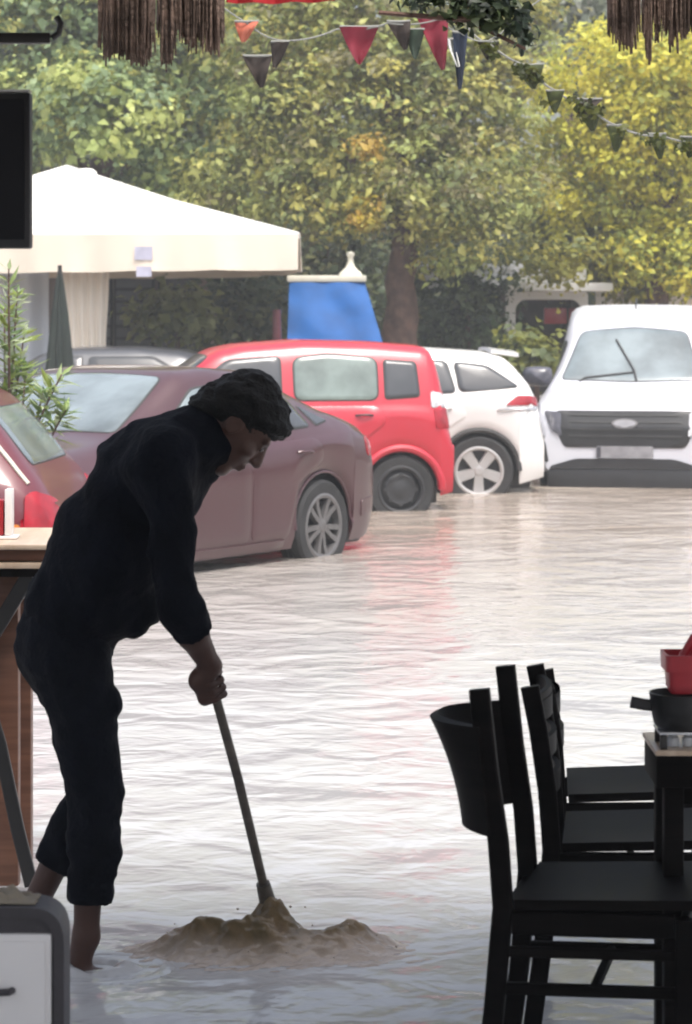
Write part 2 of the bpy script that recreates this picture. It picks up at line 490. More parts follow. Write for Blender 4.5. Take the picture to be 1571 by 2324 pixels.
# ------------------------------------------------------------------ leaves
def leaf_mesh(name, pts, nrm, size, tint, mat, parent, asp=0.55, fold=0.25, droop=0.0):
    """each leaf: folded six-vertex blade. pts (n,3) nrm (n,3) size (n,) tint (n,3)"""
    n = len(pts)
    nrm = nrm / np.linalg.norm(nrm, axis=1, keepdims=True)
    ref = nrng.normal(size=(n, 3))
    ref[:, 2] -= droop
    d = ref - nrm * np.sum(ref * nrm, axis=1, keepdims=True)
    d /= np.linalg.norm(d, axis=1, keepdims=True) + 1e-9
    s = np.cross(nrm, d)
    L = size[:, None]
    base = pts - d * L * 0.5
    tip = pts + d * L * 0.5 - nrm * L * 0.12
    a1 = pts - d * L * 0.15 + s * L * asp * 0.5 + nrm * L * fold * 0.4
    a2 = pts - d * L * 0.15 - s * L * asp * 0.5 + nrm * L * fold * 0.4
    m1 = pts - d * L * 0.12
    m2 = pts + d * L * 0.2
    V = np.stack([base, a1, m2, tip, a2, m1], axis=1).reshape(-1, 3)
    q = np.array([[0, 1, 2, 5], [0, 5, 2, 4], [1, 3, 2, 2], [4, 2, 3, 3]])
    # quads 0-1-2-5 and 0-5-2-4, tris 1-3-2 and 4-2-3
    base_i = (np.arange(n) * 6)[:, None]
    loops = np.concatenate([base_i + np.array([[0, 1, 2, 5, 0, 5, 2, 4, 1, 3, 2, 4, 2, 3]])], axis=1).reshape(-1)
    starts = ((np.arange(n) * 14)[:, None] + np.array([[0, 4, 8, 11]])).reshape(-1)
    tot = np.tile(np.array([4, 4, 3, 3]), n)
    me = bpy.data.meshes.new(name)
    me.vertices.add(n * 6); me.vertices.foreach_set('co', V.astype(np.float32).ravel())
    me.loops.add(n * 14); me.loops.foreach_set('vertex_index', loops.astype(np.int32))
    me.polygons.add(n * 4); me.polygons.foreach_set('loop_start', starts.astype(np.int32))
    me.polygons.foreach_set('loop_total', tot.astype(np.int32))
    me.update(calc_edges=True)
    ca = me.attributes.new('tint', 'FLOAT_COLOR', 'POINT')
    cc = np.ones((n, 6, 4), np.float32); cc[:, :, :3] = tint[:, None, :]
    ca.data.foreach_set('color', cc.ravel())
    me.polygons.foreach_set('use_smooth', [True] * len(me.polygons))
    me.materials.append(mat)
    o = bpy.data.objects.new(name, me); COL.objects.link(o)
    if parent is not None: o.parent = parent
    return o


def crown_points(lobes, n_clump, per, spread, shell=0.55):
    """lobes: (cx,cy,cz,rx,ry,rz,weight). clumps near each lobe's surface"""
    w = np.array([l[6] for l in lobes], float); w /= w.sum()
    P = []; N = []; C = []
    for k in range(n_clump):
        l = lobes[nrng.choice(len(lobes), p=w)]
        d = nrng.normal(size=3); d /= np.linalg.norm(d)
        r = shell + (1.04 - shell) * nrng.random() ** 0.6
        c = np.array(l[:3]) + d * np.array(l[3:6]) * r
        m = max(3, int(per * (0.5 + nrng.random())))
        off = nrng.normal(size=(m, 3)) * spread * (0.6 + 0.8 * nrng.random())
        off[:, 2] *= 0.6
        P.append(c + off)
        nn = nrng.normal(size=(m, 3)) * 0.55 + d * 0.5 + np.array([0, 0, 0.75]) + off / spread * 0.3
        N.append(nn); C.append(np.full(m, k))
    return np.concatenate(P), np.concatenate(N), np.concatenate(C)


def tints(C, palette, jitter=0.25, weights=None):
    pal = np.array(palette, float)
    ncl = C.max() + 1
    ci = nrng.choice(len(pal), size=ncl, p=weights)
    base = pal[ci[C]]
    mix = nrng.random((len(C), 1))
    oth = pal[nrng.choice(len(pal), size=len(C), p=weights)]
    t = base * (1 - 0.3 * mix) + oth * 0.3 * mix
    t *= np.exp(nrng.normal(size=(len(C), 1)) * jitter)
    return np.clip(t, 0.005, 0.75)


def tree(name, label, base, trunk, limbs, lobes, palette, n_clump, per, spread, size, weights=None, group=None, asp=0.6, cat='tree', shell=0.55, jitter=0.17, bark=None):
    root = empty(name, base, label, cat, group)
    bp = Vector(base)
    mb = MB()
    for pts, rad in [trunk] + limbs:
        P = [Vector(p) - bp for p in pts]
        # extra points so that the trunk wanders
        Q = []; RR = []
        for i in range(len(P) - 1):
            for k in range(4):
                t = k / 4
                Q.append(P[i].lerp(P[i + 1], t) + Vector((rnd.uniform(-1, 1), rnd.uniform(-1, 1), 0)) * rad[i] * 0.18 * (1 if k else 0))
                RR.append((rad[i] * (1 - t) + rad[i + 1] * t) * rnd.uniform(0.93, 1.07))
        Q.append(P[-1]); RR.append(rad[-1])
        mb.tube(Q, RR, seg=12)
    mb.build('trunk', bark or M['bark'], root)
    P, N, C = crown_points(lobes, n_clump, per, spread, shell)
    P = P - np.array(base)
    sz = size * np.clip(np.exp(nrng.normal(size=len(P)) * 0.36), .4, 1.9)
    leaf_mesh('crown', P, N, sz, tints(C, palette, jitter, weights), M['leaf'], root, asp=asp)
    return root


def lobe(px, py, Y, r, ry=None, rz=None, w=None):
    p = at(px, py, Y)
    ry = ry or r * 0.8; rz = rz or r * 0.85
    return (p.x, p.y, p.z, r, ry, rz, w if w else r * r)


def limb(pxs, Y, r0, r1, z0=None):
    pts = [at(a, b_, Y + (c if c else 0)) for (a, b_, c) in pxs]
    n = len(pts)
    return (pts, [r0 + (r1 - r0) * i / (n - 1) for i in range(n)])


GREEN_L = [(0.31, 0.38, 0.13), (0.43, 0.48, 0.17), (0.15, 0.22, 0.11), (0.48, 0.46, 0.13), (0.23, 0.31, 0.17)]
OLIVE = [(0.31, 0.33, 0.10), (0.40, 0.41, 0.13), (0.18, 0.22, 0.09), (0.45, 0.42, 0.11), (0.23, 0.21, 0.11), (0.33, 0.39, 0.13)]
YELLOW = [(0.62, 0.59, 0.08), (0.55, 0.56, 0.09), (0.37, 0.42, 0.10), (0.66, 0.60, 0.10), (0.26, 0.32, 0.10)]
DARKG = [(0.08, 0.115, 0.06), (0.125, 0.16, 0.08), (0.055, 0.08, 0.055), (0.17, 0.19, 0.09)]
SILVER = [(0.30, 0.33, 0.26), (0.45, 0.47, 0.40), (0.20, 0.24, 0.17)]

# far wood that closes the view
P = []; N = []
lob = []
for k in range(46):
    x = -13 + 26 * (k + 0.5) / 46 + rnd.uniform(-0.6, 0.6)
    lob.append((x, 44 + rnd.uniform(-3, 3), rnd.uniform(0.8, 7.5), rnd.uniform(1.4, 2.4), 1.6, rnd.uniform(1.6, 2.6), 1))
for k in range(26):
    x = -13 + 26 * (k + 0.5) / 26 + rnd.uniform(-0.6, 0.6)
    lob.append((x, 48 + rnd.uniform(-3, 3), rnd.uniform(7.0, 10.5), rnd.uniform(1.8, 2.6), 2.0, rnd.uniform(1.8, 2.6), 1))
P, N, C = crown_points(lob, 3600, 16, 0.33, 0.35)
wood = leaf_mesh('woodland', P, N, 0.27 * np.exp(nrng.normal(size=len(P)) * 0.25), tints(C, DARKG + [(0.10, 0.12, 0.06)]), M['leaf'], None, asp=0.7)
setp(wood, 'dense dark wood closing the view behind the trees', None, None, 'stuff')

# left broad-leaved tree
Yt = 32.0
tree('broadleaf_tree', 'large green broad leaved tree rising behind the white canopy', (X_at(210, 35), 35, 0.05),
     limb([(210, 1040, 3), (235, 700, 3), (215, 450, 2.5), (260, 200, 2)], Yt, 0.30, 0.12),
     [limb([(225, 500, 2.5), (330, 330, 1.5), (420, 200, 1)], Yt, 0.12, 0.04), limb([(220, 450, 2.5), (120, 250, 1.5), (60, 120, 1)], Yt, 0.12, 0.04)],
     [lobe(60, 60, Yt + 1, 1.3), lobe(260, 40, Yt + 0.5, 1.2), lobe(130, 250, Yt, 0.8), lobe(250, 240, Yt - 0.6, 0.75), lobe(430, 130, Yt + .5, 1.0),
      lobe(430, 330, Yt, 0.85), lobe(560, 240, Yt + .5, 0.8), lobe(150, -150, Yt + 1, 1.6), lobe(420, -120, Yt + 1, 1.4), lobe(30, 280, Yt + .3, 0.7), lobe(350, 420, Yt + 1, 0.6)],
     GREEN_L, 800, 58, 0.16, 0.098, weights=[.28, .26, .18, .1, .18], asp=0.75)
# central tree with the reddish trunk
Yc = 31.0
tree('olive_leaved_tree', 'olive brown leaved tree with reddish trunk behind the red hatchback', (X_at(905, Yc), Yc, 0.05),
     limb([(915, 1030, 0), (905, 760, 0), (915, 600, 0), (925, 480, 0), (900, 330, 0), (880, 150, 0)], Yc, 0.235, 0.07),
     [limb([(920, 470, 0), (1010, 330, 0.4), (1080, 220, 0.6)], Yc, 0.11, 0.03), limb([(918, 520, 0), (800, 360, -0.3), (720, 250, -0.4)], Yc, 0.10, 0.03)],
     [lobe(660, 250, Yc, 0.85), lobe(860, 200, Yc - .4, 0.95), lobe(1040, 240, Yc, 0.95), lobe(740, 420, Yc - .2, 0.75), lobe(970, 400, Yc - .8, 0.70),
      lobe(1110, 420, Yc, 0.75), lobe(560, 420, Yc + .4, 0.7), lobe(830, 20, Yc, 1.1), lobe(1080, 20, Yc + .4, 1.0), lobe(640, 60, Yc + .4, 0.9), lobe(850, 440, Yc - .6, 0.5), lobe(1040, 540, Yc - .3, 0.5)],
     OLIVE, 860, 56, 0.15, 0.082, asp=0.55)
oc_ = [o for o in bpy.data.objects if o.name.startswith('olive_leaved_tree')][0]
P, N, C = crown_points([lobe(822, 330, Yc - 1.0, .15, w=.03), lobe(800, 385, Yc - 1.0, .10, w=.015), lobe(855, 470, Yc - 1.1, .22, w=.05), lobe(820, 500, Yc - 1.0, .15, w=.03), lobe(900, 180, Yc - 1.2, .16, w=.02)], 22, 24, .09, .3)
P = P - np.array(oc_.location)
leaf_mesh('yellowed_foliage', P, N, .085 * np.clip(np.exp(nrng.normal(size=len(P)) * .3), .4, 1.8), tints(C, [(.50, .42, .06), (.44, .42, .10), (.46, .33, .07)], .15), M['leaf'], oc_)
# white flowering shrub beside the booth
tree('flowering_shrub', 'dark shrub dotted with white blossom left of the white booth', (X_at(1060, 31.6), 31.6, .05),
     ([Vector((X_at(1060, 31.6), 31.6, .03)), Vector((X_at(1062, 31.6), 31.6, 1.6)), Vector((X_at(1050, 31.6), 31.6, 2.0))], [.04, .03, .012]), [],
     [lobe(970, 630, 31.6, .20), lobe(1060, 640, 31.6, .26), lobe(1130, 640, 31.6, .20), lobe(1080, 740, 31.6, .30), lobe(1000, 730, 31.6, .26)],
     [(.06, .09, .045), (.10, .13, .06), (.04, .06, .04)], 130, 26, .10, .08, cat='shrub')
fs_ = [o for o in bpy.data.objects if o.name.startswith('flowering_shrub')][0]
P, N, C = crown_points([lobe(965, 618, 31.4, .13, w=.02), lobe(1110, 622, 31.4, .18, w=.03), lobe(1160, 615, 31.5, .12, w=.02), lobe(995, 640, 31.4, .08, w=.01)], 26, 9, .035, .3)
P = P - np.array(fs_.location); N = N * .4 + np.array([0, -1.0, .5])
leaf_mesh('blossom', P, N, .05 * np.clip(np.exp(nrng.normal(size=len(P)) * .3), .5, 1.8), np.full((len(P), 3), .72), M['leaf'], fs_, asp=.9)
# yellow tree right
Yy = 33.0
tree('yellow_tree', 'yellow leaved tree at the right above the white van', (X_at(1500, Yy), Yy, 0.05),
     limb([(1510, 980, 0), (1490, 700, 0), (1500, 450, 0), (1470, 200, 0)], Yy, 0.2, 0.06),
     [limb([(1495, 520, 0), (1380, 380, 0.2), (1300, 260, 0.3)], Yy, 0.09, 0.03), limb([(1500, 480, 0), (1620, 330, 0.2)], Yy, 0.09, 0.03)],
     [lobe(1380, 200, Yy, 1.0), lobe(1530, 170, Yy - .4, 1.0), lobe(1640, 250, Yy, 1.0), lobe(1480, 330, Yy - .2, 0.9), lobe(1330, 400, Yy, 0.8), lobe(1590, 460, Yy, 0.8), lobe(1500, 560, Yy, .6), lobe(1590, 600, Yy - .5, .45), lobe(1440, 590, Yy - .4, .4)],
     YELLOW, 640, 54, 0.16, 0.08, weights=[.32, .28, .16, .16, .08], asp=0.6)
tree('yellow_green_shrub', 'tall yellow green shrub right of centre behind the booth roof', (X_at(1290, 34.5), 34.5, 0.05),
     limb([(1290, 930, 0), (1285, 700, 0), (1300, 500, 0)], 34.5, 0.09, 0.03), [],
     [lobe(1290, 470, 34.5, 0.75), lobe(1420, 540, 34.0, 0.7), lobe(1190, 585, 32.2, 0.32), lobe(1290, 590, 32.0, .30), lobe(1530, 560, 34.5, 0.65), lobe(1460, 630, 34.0, 0.45), lobe(1330, 590, 34.3, .5)],
     [(0.30, 0.30, 0.06), (0.22, 0.24, 0.07), (0.14, 0.17, 0.06), (0.40, 0.37, 0.06)], 330, 44, 0.15, 0.08)
# silvery tree far right top
tree('silver_tree', 'pale silvery tree far behind at the top right', (X_at(1290, 40), 40, 0.05),
     limb([(1290, 900, 0), (1290, 400, 0), (1285, 100, 0)], 40, 0.2, 0.06), [],
     [lobe(1290, 60, 40, 0.9), lobe(1350, -40, 40, 1.0), lobe(1220, -60, 40, 0.9)], SILVER, 240, 14, 0.2, 0.16)
# dark shrubs low down between the trunks
shr = [('dark_shrub', 'dark green shrub beside the red trunk under the olive leaves', 1045, 34.0, [lobe(1010, 660, 34, .55), lobe(1100, 640, 34, .6), lobe(1060, 760, 34, .6), lobe(1010, 820, 34, .5), lobe(1120, 800, 34, .5)], DARKG),
       ('dark_shrub', 'dark shrub behind the blue tarpaulin', 740, 35.0, [lobe(700, 560, 35, .7), lobe(800, 540, 35, .7), lobe(600, 620, 35, .6), lobe(820, 700, 35, .6)], DARKG + [(0.15, 0.15, 0.06)]),
       ('planter_bush', 'olive green bush standing under the white canopy', 400, 29.5, [lobe(350, 720, 29.5, .26), lobe(420, 725, 29.5, .30), lobe(385, 690, 29.5, .2)], [(0.22, 0.25, 0.09), (0.13, 0.16, 0.07), (0.30, 0.33, 0.16)]),
       ('dark_shrub', 'dark shrub right of the canopy bush by the blue tarpaulin', 540, 32.5, [lobe(500, 690, 32.5, .5), lobe(590, 680, 32.5, .5), lobe(540, 780, 32.5, .5), lobe(610, 770, 32.5, .4)], DARKG + [(0.16, 0.18, 0.08)]),
       ('green_bush', 'small yellow green bush in front of the white booth', 1215, 30.0, [lobe(1185, 790, 30, .17), lobe(1215, 825, 30, .22), lobe(1170, 830, 30, .18)], [(0.18, 0.20, 0.05), (0.26, 0.28, 0.06), (0.09, 0.12, 0.05)])]
for nm, lb, px, Y, lobes, pal in shr:
    tree(nm, lb, (X_at(px, Y), Y, 0.05), ([Vector((X_at(px, Y), Y, 0.03)), Vector((X_at(px, Y) + .02, Y, lobes[0][2]))], [0.05, 0.02]), [], lobes, pal, int(60 + 130 * sum(l[3] ** 2 for l in lobes) / 1.2), 13, 0.13, 0.12, cat='shrub' if 'shrub' in nm else 'bush')

# ------------------------------------------------------------------ white canopy, stall and far buildings
Yn = 27.0
FR = at(678, 531, Yn)                                   # front right eave corner
tent = empty('canopy_tent', (FR.x - 2.6, Yn + 2.5, 0.0), 'big square white canopy tent with its shaded valance painted cream on the left', 'tent')
tb = tent.location
ez = FR.z
c_fr = FR; c_fl = Vector((FR.x - 5.2, Yn + 1.3, ez + 0.02)); c_br = Vector((FR.x - 0.55, Yn + 4.9, ez)); c_bl = Vector((FR.x - 5.6, Yn + 6.1, ez))
apex = at(152, 378, Yn + 3.3)
mb = MB()
for a_, b_ in ((c_fl, c_fr), (c_fr, c_br), (c_br, c_bl), (c_bl, c_fl)):
    n = 10; grid = []
    for i in range(n + 1):
        t = i / n; row = []
        for j in range(n + 1):
            s_ = j / n
            e = a_.lerp(b_, s_)
            p = e.lerp(apex, t)
            sag = -0.07 * math.sin(math.pi * s_) * math.sin(math.pi * t) * (1 - t) * 2 - 0.05 * math.sin(math.pi * t)
            p = p + Vector((0, 0, sag)) - tb
            row.append(p)
        grid.append(row)
    mb.sheet(grid, 0.006)
mb.build('roof_fabric', M['tent'], tent, smooth=False)
for a_, b_ in ((c_fl, c_fr), (c_fr, c_br), (c_br, c_bl), (c_bl, c_fl)):
    grid = []
    out = (b_ - a_).cross(Vector((0, 0, 1))).normalized()
    for i in range(7):
        row = []
        for j in range(61):
            s_ = j / 60
            dz = i / 6 * (0.385 + 0.015 * math.sin(s_ * 5) + 0.01 * abs(math.sin(s_ * math.pi * 6)))
            rip = 0.02 * (i / 6) * math.sin(s_ * 37 + 1.3) + 0.012 * (i / 6) * math.sin(s_ * 83)
            row.append(a_.lerp(b_, s_) + Vector((0, 0, -dz + 0.005)) + out * (0.012 + rip) - tb)
        grid.append(row)
    v_ = MB().sheet(grid, 0.005).build('valance', M['cream'], tent)  # cream on a white tent: shade of the upright cloth put into its colour
# two faded blocks of print on the front valance
fd = (c_fr - c_fl).normalized(); fo = fd.cross(Vector((0, 0, 1))).normalized()
for (px0, px1, y0, y1) in ((308, 350, 560, 590), (312, 348, 605, 628)):
    t = ((px0 + px1) / 2)
    q = at(t, (y0 + y1) / 2, Yn + 0.4)
    s_ = (q.x - c_fl.x) / (c_fr.x - c_fl.x)
    base = c_fl.lerp(c_fr, s_)
    w = (px1 - px0) / 218 / 2; h = (y1 - y0) / 218 / 2
    zc = q.z
    grid = []
    for i in range(3):
        grid.append([Vector((base.x, base.y, 0)) + fd * (w * (j - 3) / 3) + fo * 0.045 + Vector((0, 0, zc + h * (i - 1))) - tb for j in range(7)])
    MB().sheet(grid, 0.003).build('printed_patch', M['print'], tent)
mb = MB(); mb.lathe([(0.0, 0.10), (0.07, 0.095), (0.12, 0.06), (0.13, 0.0), (0.15, -0.02)], 20, Matrix.Translation(at(196, 402, Yn + 3.3) - tb))
mb.build('vent_cap', M['tent'], tent)
mp_ = at(196, 900, Yn + 2.6)
MB().tube([Vector((apex.x, apex.y, -0.14)) - tb, Vector((apex.x, apex.y, apex.z - 0.05)) - tb], 0.05, 16).build('mast', M['whitepaint'], tent)
for c_ in (c_fl, c_fr, c_br, c_bl):
    MB().tube([Vector((apex.x, apex.y, apex.z - 0.06)) - tb, c_ + Vector((0, 0, -0.03)) - tb], 0.018, 8).build('rib', M['whitepaint'], tent)
for c_ in (c_fl, c_fr, c_br, c_bl):
    MB().tube([apex + Vector((0, 0, .004)) - tb, apex.lerp(c_, .5) + Vector((0, 0, -.035)) - tb, c_ + Vector((0, 0, .004)) - tb], .014, 8).build('seam', M['tent'], tent)
# gathered curtain hanging beside the front of the tent
cc = at(193, 700, Yn + 0.95)
grid = []
for i in range(22):
    row = []
    z = (ez - 0.1) * (1 - i / 21)
    for j in range(41):
        t = j / 40 - 0.5
        row.append(Vector((cc.x + t * (0.47 + 0.03 * math.sin(i * .5)), cc.y + 0.02 * math.sin(t * 30 + 0.3 * math.sin(i * .4)), z)) - tb)
    grid.append(row)
MB().sheet(grid, 0.01).build('curtain', M['cream'], tent)
# white side sheet on the left
grid = []
for i in range(10):
    grid.append([Vector((X_at(-160, Yn + 1.6) + j / 40 * 1.29, Yn + 1.6 + 0.04 * math.sin(j * 0.7), (ez - 0.05) * (1 - i / 9))) - tb for j in range(41)])
MB().sheet(grid, 0.008).build('side_sheet', M['whitecloth'], tent)
# folded parasol
pf = at(136, 900, Yn - 0.6)
par = empty('folded_parasol', (pf.x, pf.y, -0.14), 'dark green folded parasol standing against the cream curtain', 'parasol')
mb = MB(); mb.tube([(0, 0, 0), (0, 0, 2.28)], 0.022, 12); mb.build('pole', M['black_metal'], par)
V = []; Fc = []
seg = 32
prof = [(0.10, 0.62), (0.15, 0.75), (0.14, 1.0), (0.105, 1.4), (0.07, 1.8), (0.035, 2.1), (0.012, 2.24)]
for (r, z) in prof:
    for k in range(seg):
        a = 2 * math.pi * k / seg
        rr = r * (1 + 0.22 * math.cos(a * 8))
        V.append((rr * math.cos(a), rr * math.sin(a), z))
for i in range(len(prof) - 1):
    for k in range(seg):
        Fc.append((i * seg + k, i * seg + (k + 1) % seg, (i + 1) * seg + (k + 1) % seg, (i + 1) * seg + k))
mb = MB(); mb.add(V, Fc); mb.build('canopy', M['greencloth'], par)
mb = MB(); mb.lathe([(0.12, 0.0), (0.16, 0.02), (0.16, 0.10), (0.05, 0.13), (0.03, 0.3)], 20); mb.build('base', M['black_plastic'], par)

# brown shop front under the tent
Ys = 34.5
sx0, sx1 = X_at(60, Ys), X_at(470, Ys)
shop = empty('shop_front', (sx0, Ys, 0.07), 'dark brown shop front with shutters under the white canopy', 'shop')
w = sx1 - sx0
mb = MB(); mb.box((0, 0, 0), (w, 2.5, 2.6)); mb.build('wall', M['wallbrown'], shop, smooth=False)
mb = MB(); mb.box((-0.15, -0.4, 2.62), (w + 0.15, 2.6, 2.76), bev=0.02); mb.build('roof', M['bark'], shop)
for k, (a0, a1) in enumerate(((0.62, 0.98), (1.0, 1.45), (1.5, 1.95))):
    f = MB().box((a0 * w / 2.05, -0.06, 0.55), (a1 * w / 2.05, -0.003, 2.25), bev=0.01).build('shutter', M['darkwood'], shop)
    for q in range(10):
        MB().box((a0 * w / 2.05 + 0.03, -0.085, 0.62 + q * 0.16), (a1 * w / 2.05 - 0.03, -0.062, 0.74 + q * 0.16)).build('slat', M['greyframe'], f, smooth=False)
mb = MB(); mb.box((0.45 * w, -0.14, 2.3), (w, -0.003, 2.42), bev=0.01); mb.build('beam', M['brownwood'], shop)
for k in range(3):
    pl_ = empty('planter', (X_at(300 + 70 * k, 29.4), 29.4, 0.0), 'dark planter trough %s under the white canopy' % ('at the left of its row', 'in the middle of its row', 'at the right of its row')[k], 'planter', 'planter troughs under the canopy')
    MB().box((-0.16, -0.15, -0.14), (0.16, 0.15, 1.06), bev=0.02).build('trough', M['greyframe'], pl_)
    MB().box((-0.17, -0.16, 1.063), (0.17, 0.16, 1.11), bev=0.008).build('rim', M['black_plastic'], pl_)

# kiosk under a blue tarpaulin
Yk = 28.5
kx0, kx1, kt0, kt1 = X_at(652, Yk), X_at(872, Yk), X_at(656, Yk), X_at(828, Yk)
kb_ = empty('tarpaulin_stall', ((kx0 + kx1) / 2, Yk, -0.14), 'small stall draped in a bright blue tarpaulin with a cream ridge', 'stall')
o_ = kb_.location
zb, zt = Z_at(790, Yk), Z_at(640, Yk)
grid = []
for i in range(13):
    t = i / 12; row = []
    for j in range(25):
        s_ = j / 24
        x = (kx0 + (kt0 - kx0) * t) * (1 - s_) + (kx1 + (kt1 - kx1) * t) * s_
        row.append(Vector((x, Yk + 0.35 * t + 0.018 * math.sin(s_ * 11 + t * 3) + 0.012 * math.sin(t * 9 + s_ * 5), zb + (zt - zb) * t)) - o_)
    grid.append(row)
MB().sheet(grid, 0.006).build('tarpaulin', M['blue'], kb_)
for sx, xb, xt in ((-1, kx0, kt0), (1, kx1, kt1)):
    grid = []
    for i in range(9):
        t = i / 8
        grid.append([Vector((xb + (xt - xb) * t, Yk + 0.35 * t + 0.01 + s2 / 6 * (1.0 - 0.3 * t), zb + (zt - zb) * t)) - o_ for s2 in range(7)])
    MB().sheet(grid, 0.006).build('side_tarpaulin', M['blue'], kb_)
mb = MB(); mb.box((kt0 - 0.03 - o_.x, 0.33, zt + 0.003 + 0.14), (kt1 + 0.02 - o_.x, 1.1, zt + 0.215), bev=0.02); mb.build('ridge_board', M['creampaint'], kb_)
mb = MB(); fx = X_at(796, Yk) - o_.x
mb.lathe([(0.13, 0.0), (0.12, 0.03), (0.085, 0.06), (0.05, 0.10), (0.032, 0.15), (0.03, 0.2), (0.045, 0.225), (0.045, 0.25), (0.0, 0.262)], 20, Matrix.Translation((fx, 0.6, zt + 0.217)))
mb.build('finial', M['creampaint'], kb_)
for x in (kx0 + 0.05, kx1 - 0.05):
    for y in (0.06, 1.0):
        MB().box((x - 0.03 - o_.x, y - 0.03, 0), (x + 0.03 - o_.x, y + 0.03, zb + 0.16)).build('leg', M['brownwood'], kb_)
MB().box((kx0 + 0.02 - o_.x, 0.10, zb - 0.55), (kx1 - 0.02 - o_.x, 0.95, zb + 0.12), bev=0.01).build('counter', M['brownwood'], kb_)
rp = at(628, 780, 27.9)
pr = empty('red_post', (rp.x, rp.y, -0.14), 'dark red post standing left of the blue tarpaulin stall', 'post')
mb = MB(); mb.tube([(0, 0, 0), (0.01, 0, 0.9), (0, 0, rp.z + 0.5)], [0.07, 0.06, 0.045], 12); mb.build('shaft', M['maroon'], pr)

# white booth with an arched opening
Yb = 33.0
bx0, bx1 = X_at(1148, Yb), X_at(1335, Yb)
bo = empty('white_booth', ((bx0 + bx1) / 2, Yb, 0.07), 'white booth with a rounded dark opening behind the white hatchback', 'booth')
o_ = bo.location
zt = Z_at(662, Yb) - 0.07
ox0, ox1 = X_at(1170, Yb) - o_.x, X_at(1320, Yb) - o_.x
oz0, oz1 = 0.55, Z_at(680, Yb) - 0.07
# front wall with the opening cut out, built as a ring between outline and rounded opening
def rrect(x0, x1, z0, z1, r, n=6):
    pts = []
    for (cx_, cz_, a0) in ((x1 - r, z1 - r, 0), (x0 + r, z1 - r, 90), (x0 + r, z0 + r, 180), (x1 - r, z0 + r, 270)):
        for k in range(n + 1):
            a = R(a0 + 90 * k / n)
            pts.append((cx_ + r * math.cos(a), cz_ + r * math.sin(a)))
    return pts
inner = rrect(ox0, ox1, oz0, oz1, 0.14)
outer = []
cxm, czm = (ox0 + ox1) / 2, (oz0 + oz1) / 2
X0, X1, Z0, Z1 = bx0 - o_.x, bx1 - o_.x, 0.0, zt
for (x, z) in inner:
    dx, dz = x - cxm, z - czm
    k = min((X1 - cxm) / dx if dx > 1e-6 else ((X0 - cxm) / dx if dx < -1e-6 else 1e9), (Z1 - czm) / dz if dz > 1e-6 else ((Z0 - czm) / dz if dz < -1e-6 else 1e9))
    outer.append((cxm + dx * k, czm + dz * k))
n = len(inner)
V = [(x, 0, z) for x, z in inner] + [(x, 0, z) for x, z in outer] + [(x, 0.1, z) for x, z in inner] + [(x, 0.1, z) for x, z in outer]
Fc = []
for k in range(n):
    k2 = (k + 1) % n
    Fc += [(k, k2, n + k2, n + k), (2 * n + k, 3 * n + k, 3 * n + k2, 2 * n + k2), (k, 2 * n + k, 2 * n + k2, k2), (n + k, n + k2, 3 * n + k2, 3 * n + k)]
mb = MB(); mb.add(V, Fc); mb.build('front_wall', M['whitepaint'], bo)
mb = MB()
mb.box((X0, 0.103, 0), (X0 + 0.08, 1.8, zt)); mb.box((X1 - 0.08, 0.103, 0), (X1, 1.8, zt)); mb.box((X0 + 0.083, 1.72, 0), (X1 - 0.083, 1.8, zt))
mb.build('wall', M['wallbrown'], bo, smooth=False)
mb = MB(); mb.box((X0 - 0.28, -0.35, zt + 0.003), (X_at(1385, Yb) - o_.x, 2.0, zt + 0.11), bev=0.015); mb.build('roof', M['whitepaint'], bo)
mb = MB(); mb.box((X0 - 0.02, -0.1, zt + 0.113), (X_at(1330, Yb) - o_.x, 1.2, zt + 0.30), bev=0.03); mb.build('sign_board', M['tent'], bo)
for (a0, a1) in ((1240, 1292), (1297, 1318)):
    MB().box((X_at(a0, Yb) - o_.x, 0.35, Z_at(748, Yb)), (X_at(a1, Yb) - o_.x, 0.42, Z_at(712, Yb)), bev=0.01).build('red_panel', M['potred'], bo)
MB().box((X0 + 0.1, 0.3, 0.5), (X1 - 0.1, 1.2, 0.95), bev=0.01).build('counter', M['greyframe'], bo)
# low brown roof seen over the white van
lr = empty('low_shed', (X_at(1560, 37), 37, 0.07), 'low shed with a brown roof and tan wall above the white van', 'shed')
w0 = X_at(1390, 37) - X_at(1560, 37)
MB().box((w0, 0, 0), (2.5, 2.5, Z_at(640, 37))).build('wall', M['cream'], lr, smooth=False)
mb = MB(); zr = Z_at(640, 37)
mb.add([(w0 - .2, -.3, zr), (2.7, -.3, zr), (2.7, 2.8, zr), (w0 - .2, 2.8, zr), (w0 + 1.2, 1.2, zr + .28), (2.2, 1.2, zr + .28)], [(0, 1, 5, 4), (1, 2, 5), (2, 3, 4, 5), (3, 0, 4), (0, 3, 2, 1)])
mb.build('roof', M['bark'], lr, smooth=False)

# ------------------------------------------------------------------ cars
def polyf(pts):
    xs = [p[0] for p in pts]; ys = [p[1] for p in pts]
    def f(x): return float(np.interp(x, xs, ys))
    return f


def smoothf(pts, r=0.06):
    f = polyf(pts)
    def g(x): return sum(f(x + r * k / 3.0) for k in (-3, -2, -1, 0, 1, 2, 3)) / 7.0
    return g


def round_poly(pts, r, n=4):
    """2-D polygon with rounded corners"""
    out = []
    m = len(pts)
    for i in range(m):
        p0 = Vector(pts[i - 1]); p1 = Vector(pts[i]); p2 = Vector(pts[(i + 1) % m])
        a = (p0 - p1); b_ = (p2 - p1)
        q = min(r, a.length * 0.45, b_.length * 0.45)
        a = p1 + a.normalized() * q; b_ = p1 + b_.normalized() * q
        for k in range(n + 1):
            t = k / n
            out.append(a * (1 - t) ** 2 + p1 * 2 * t * (1 - t) + b_ * t * t)
    return out


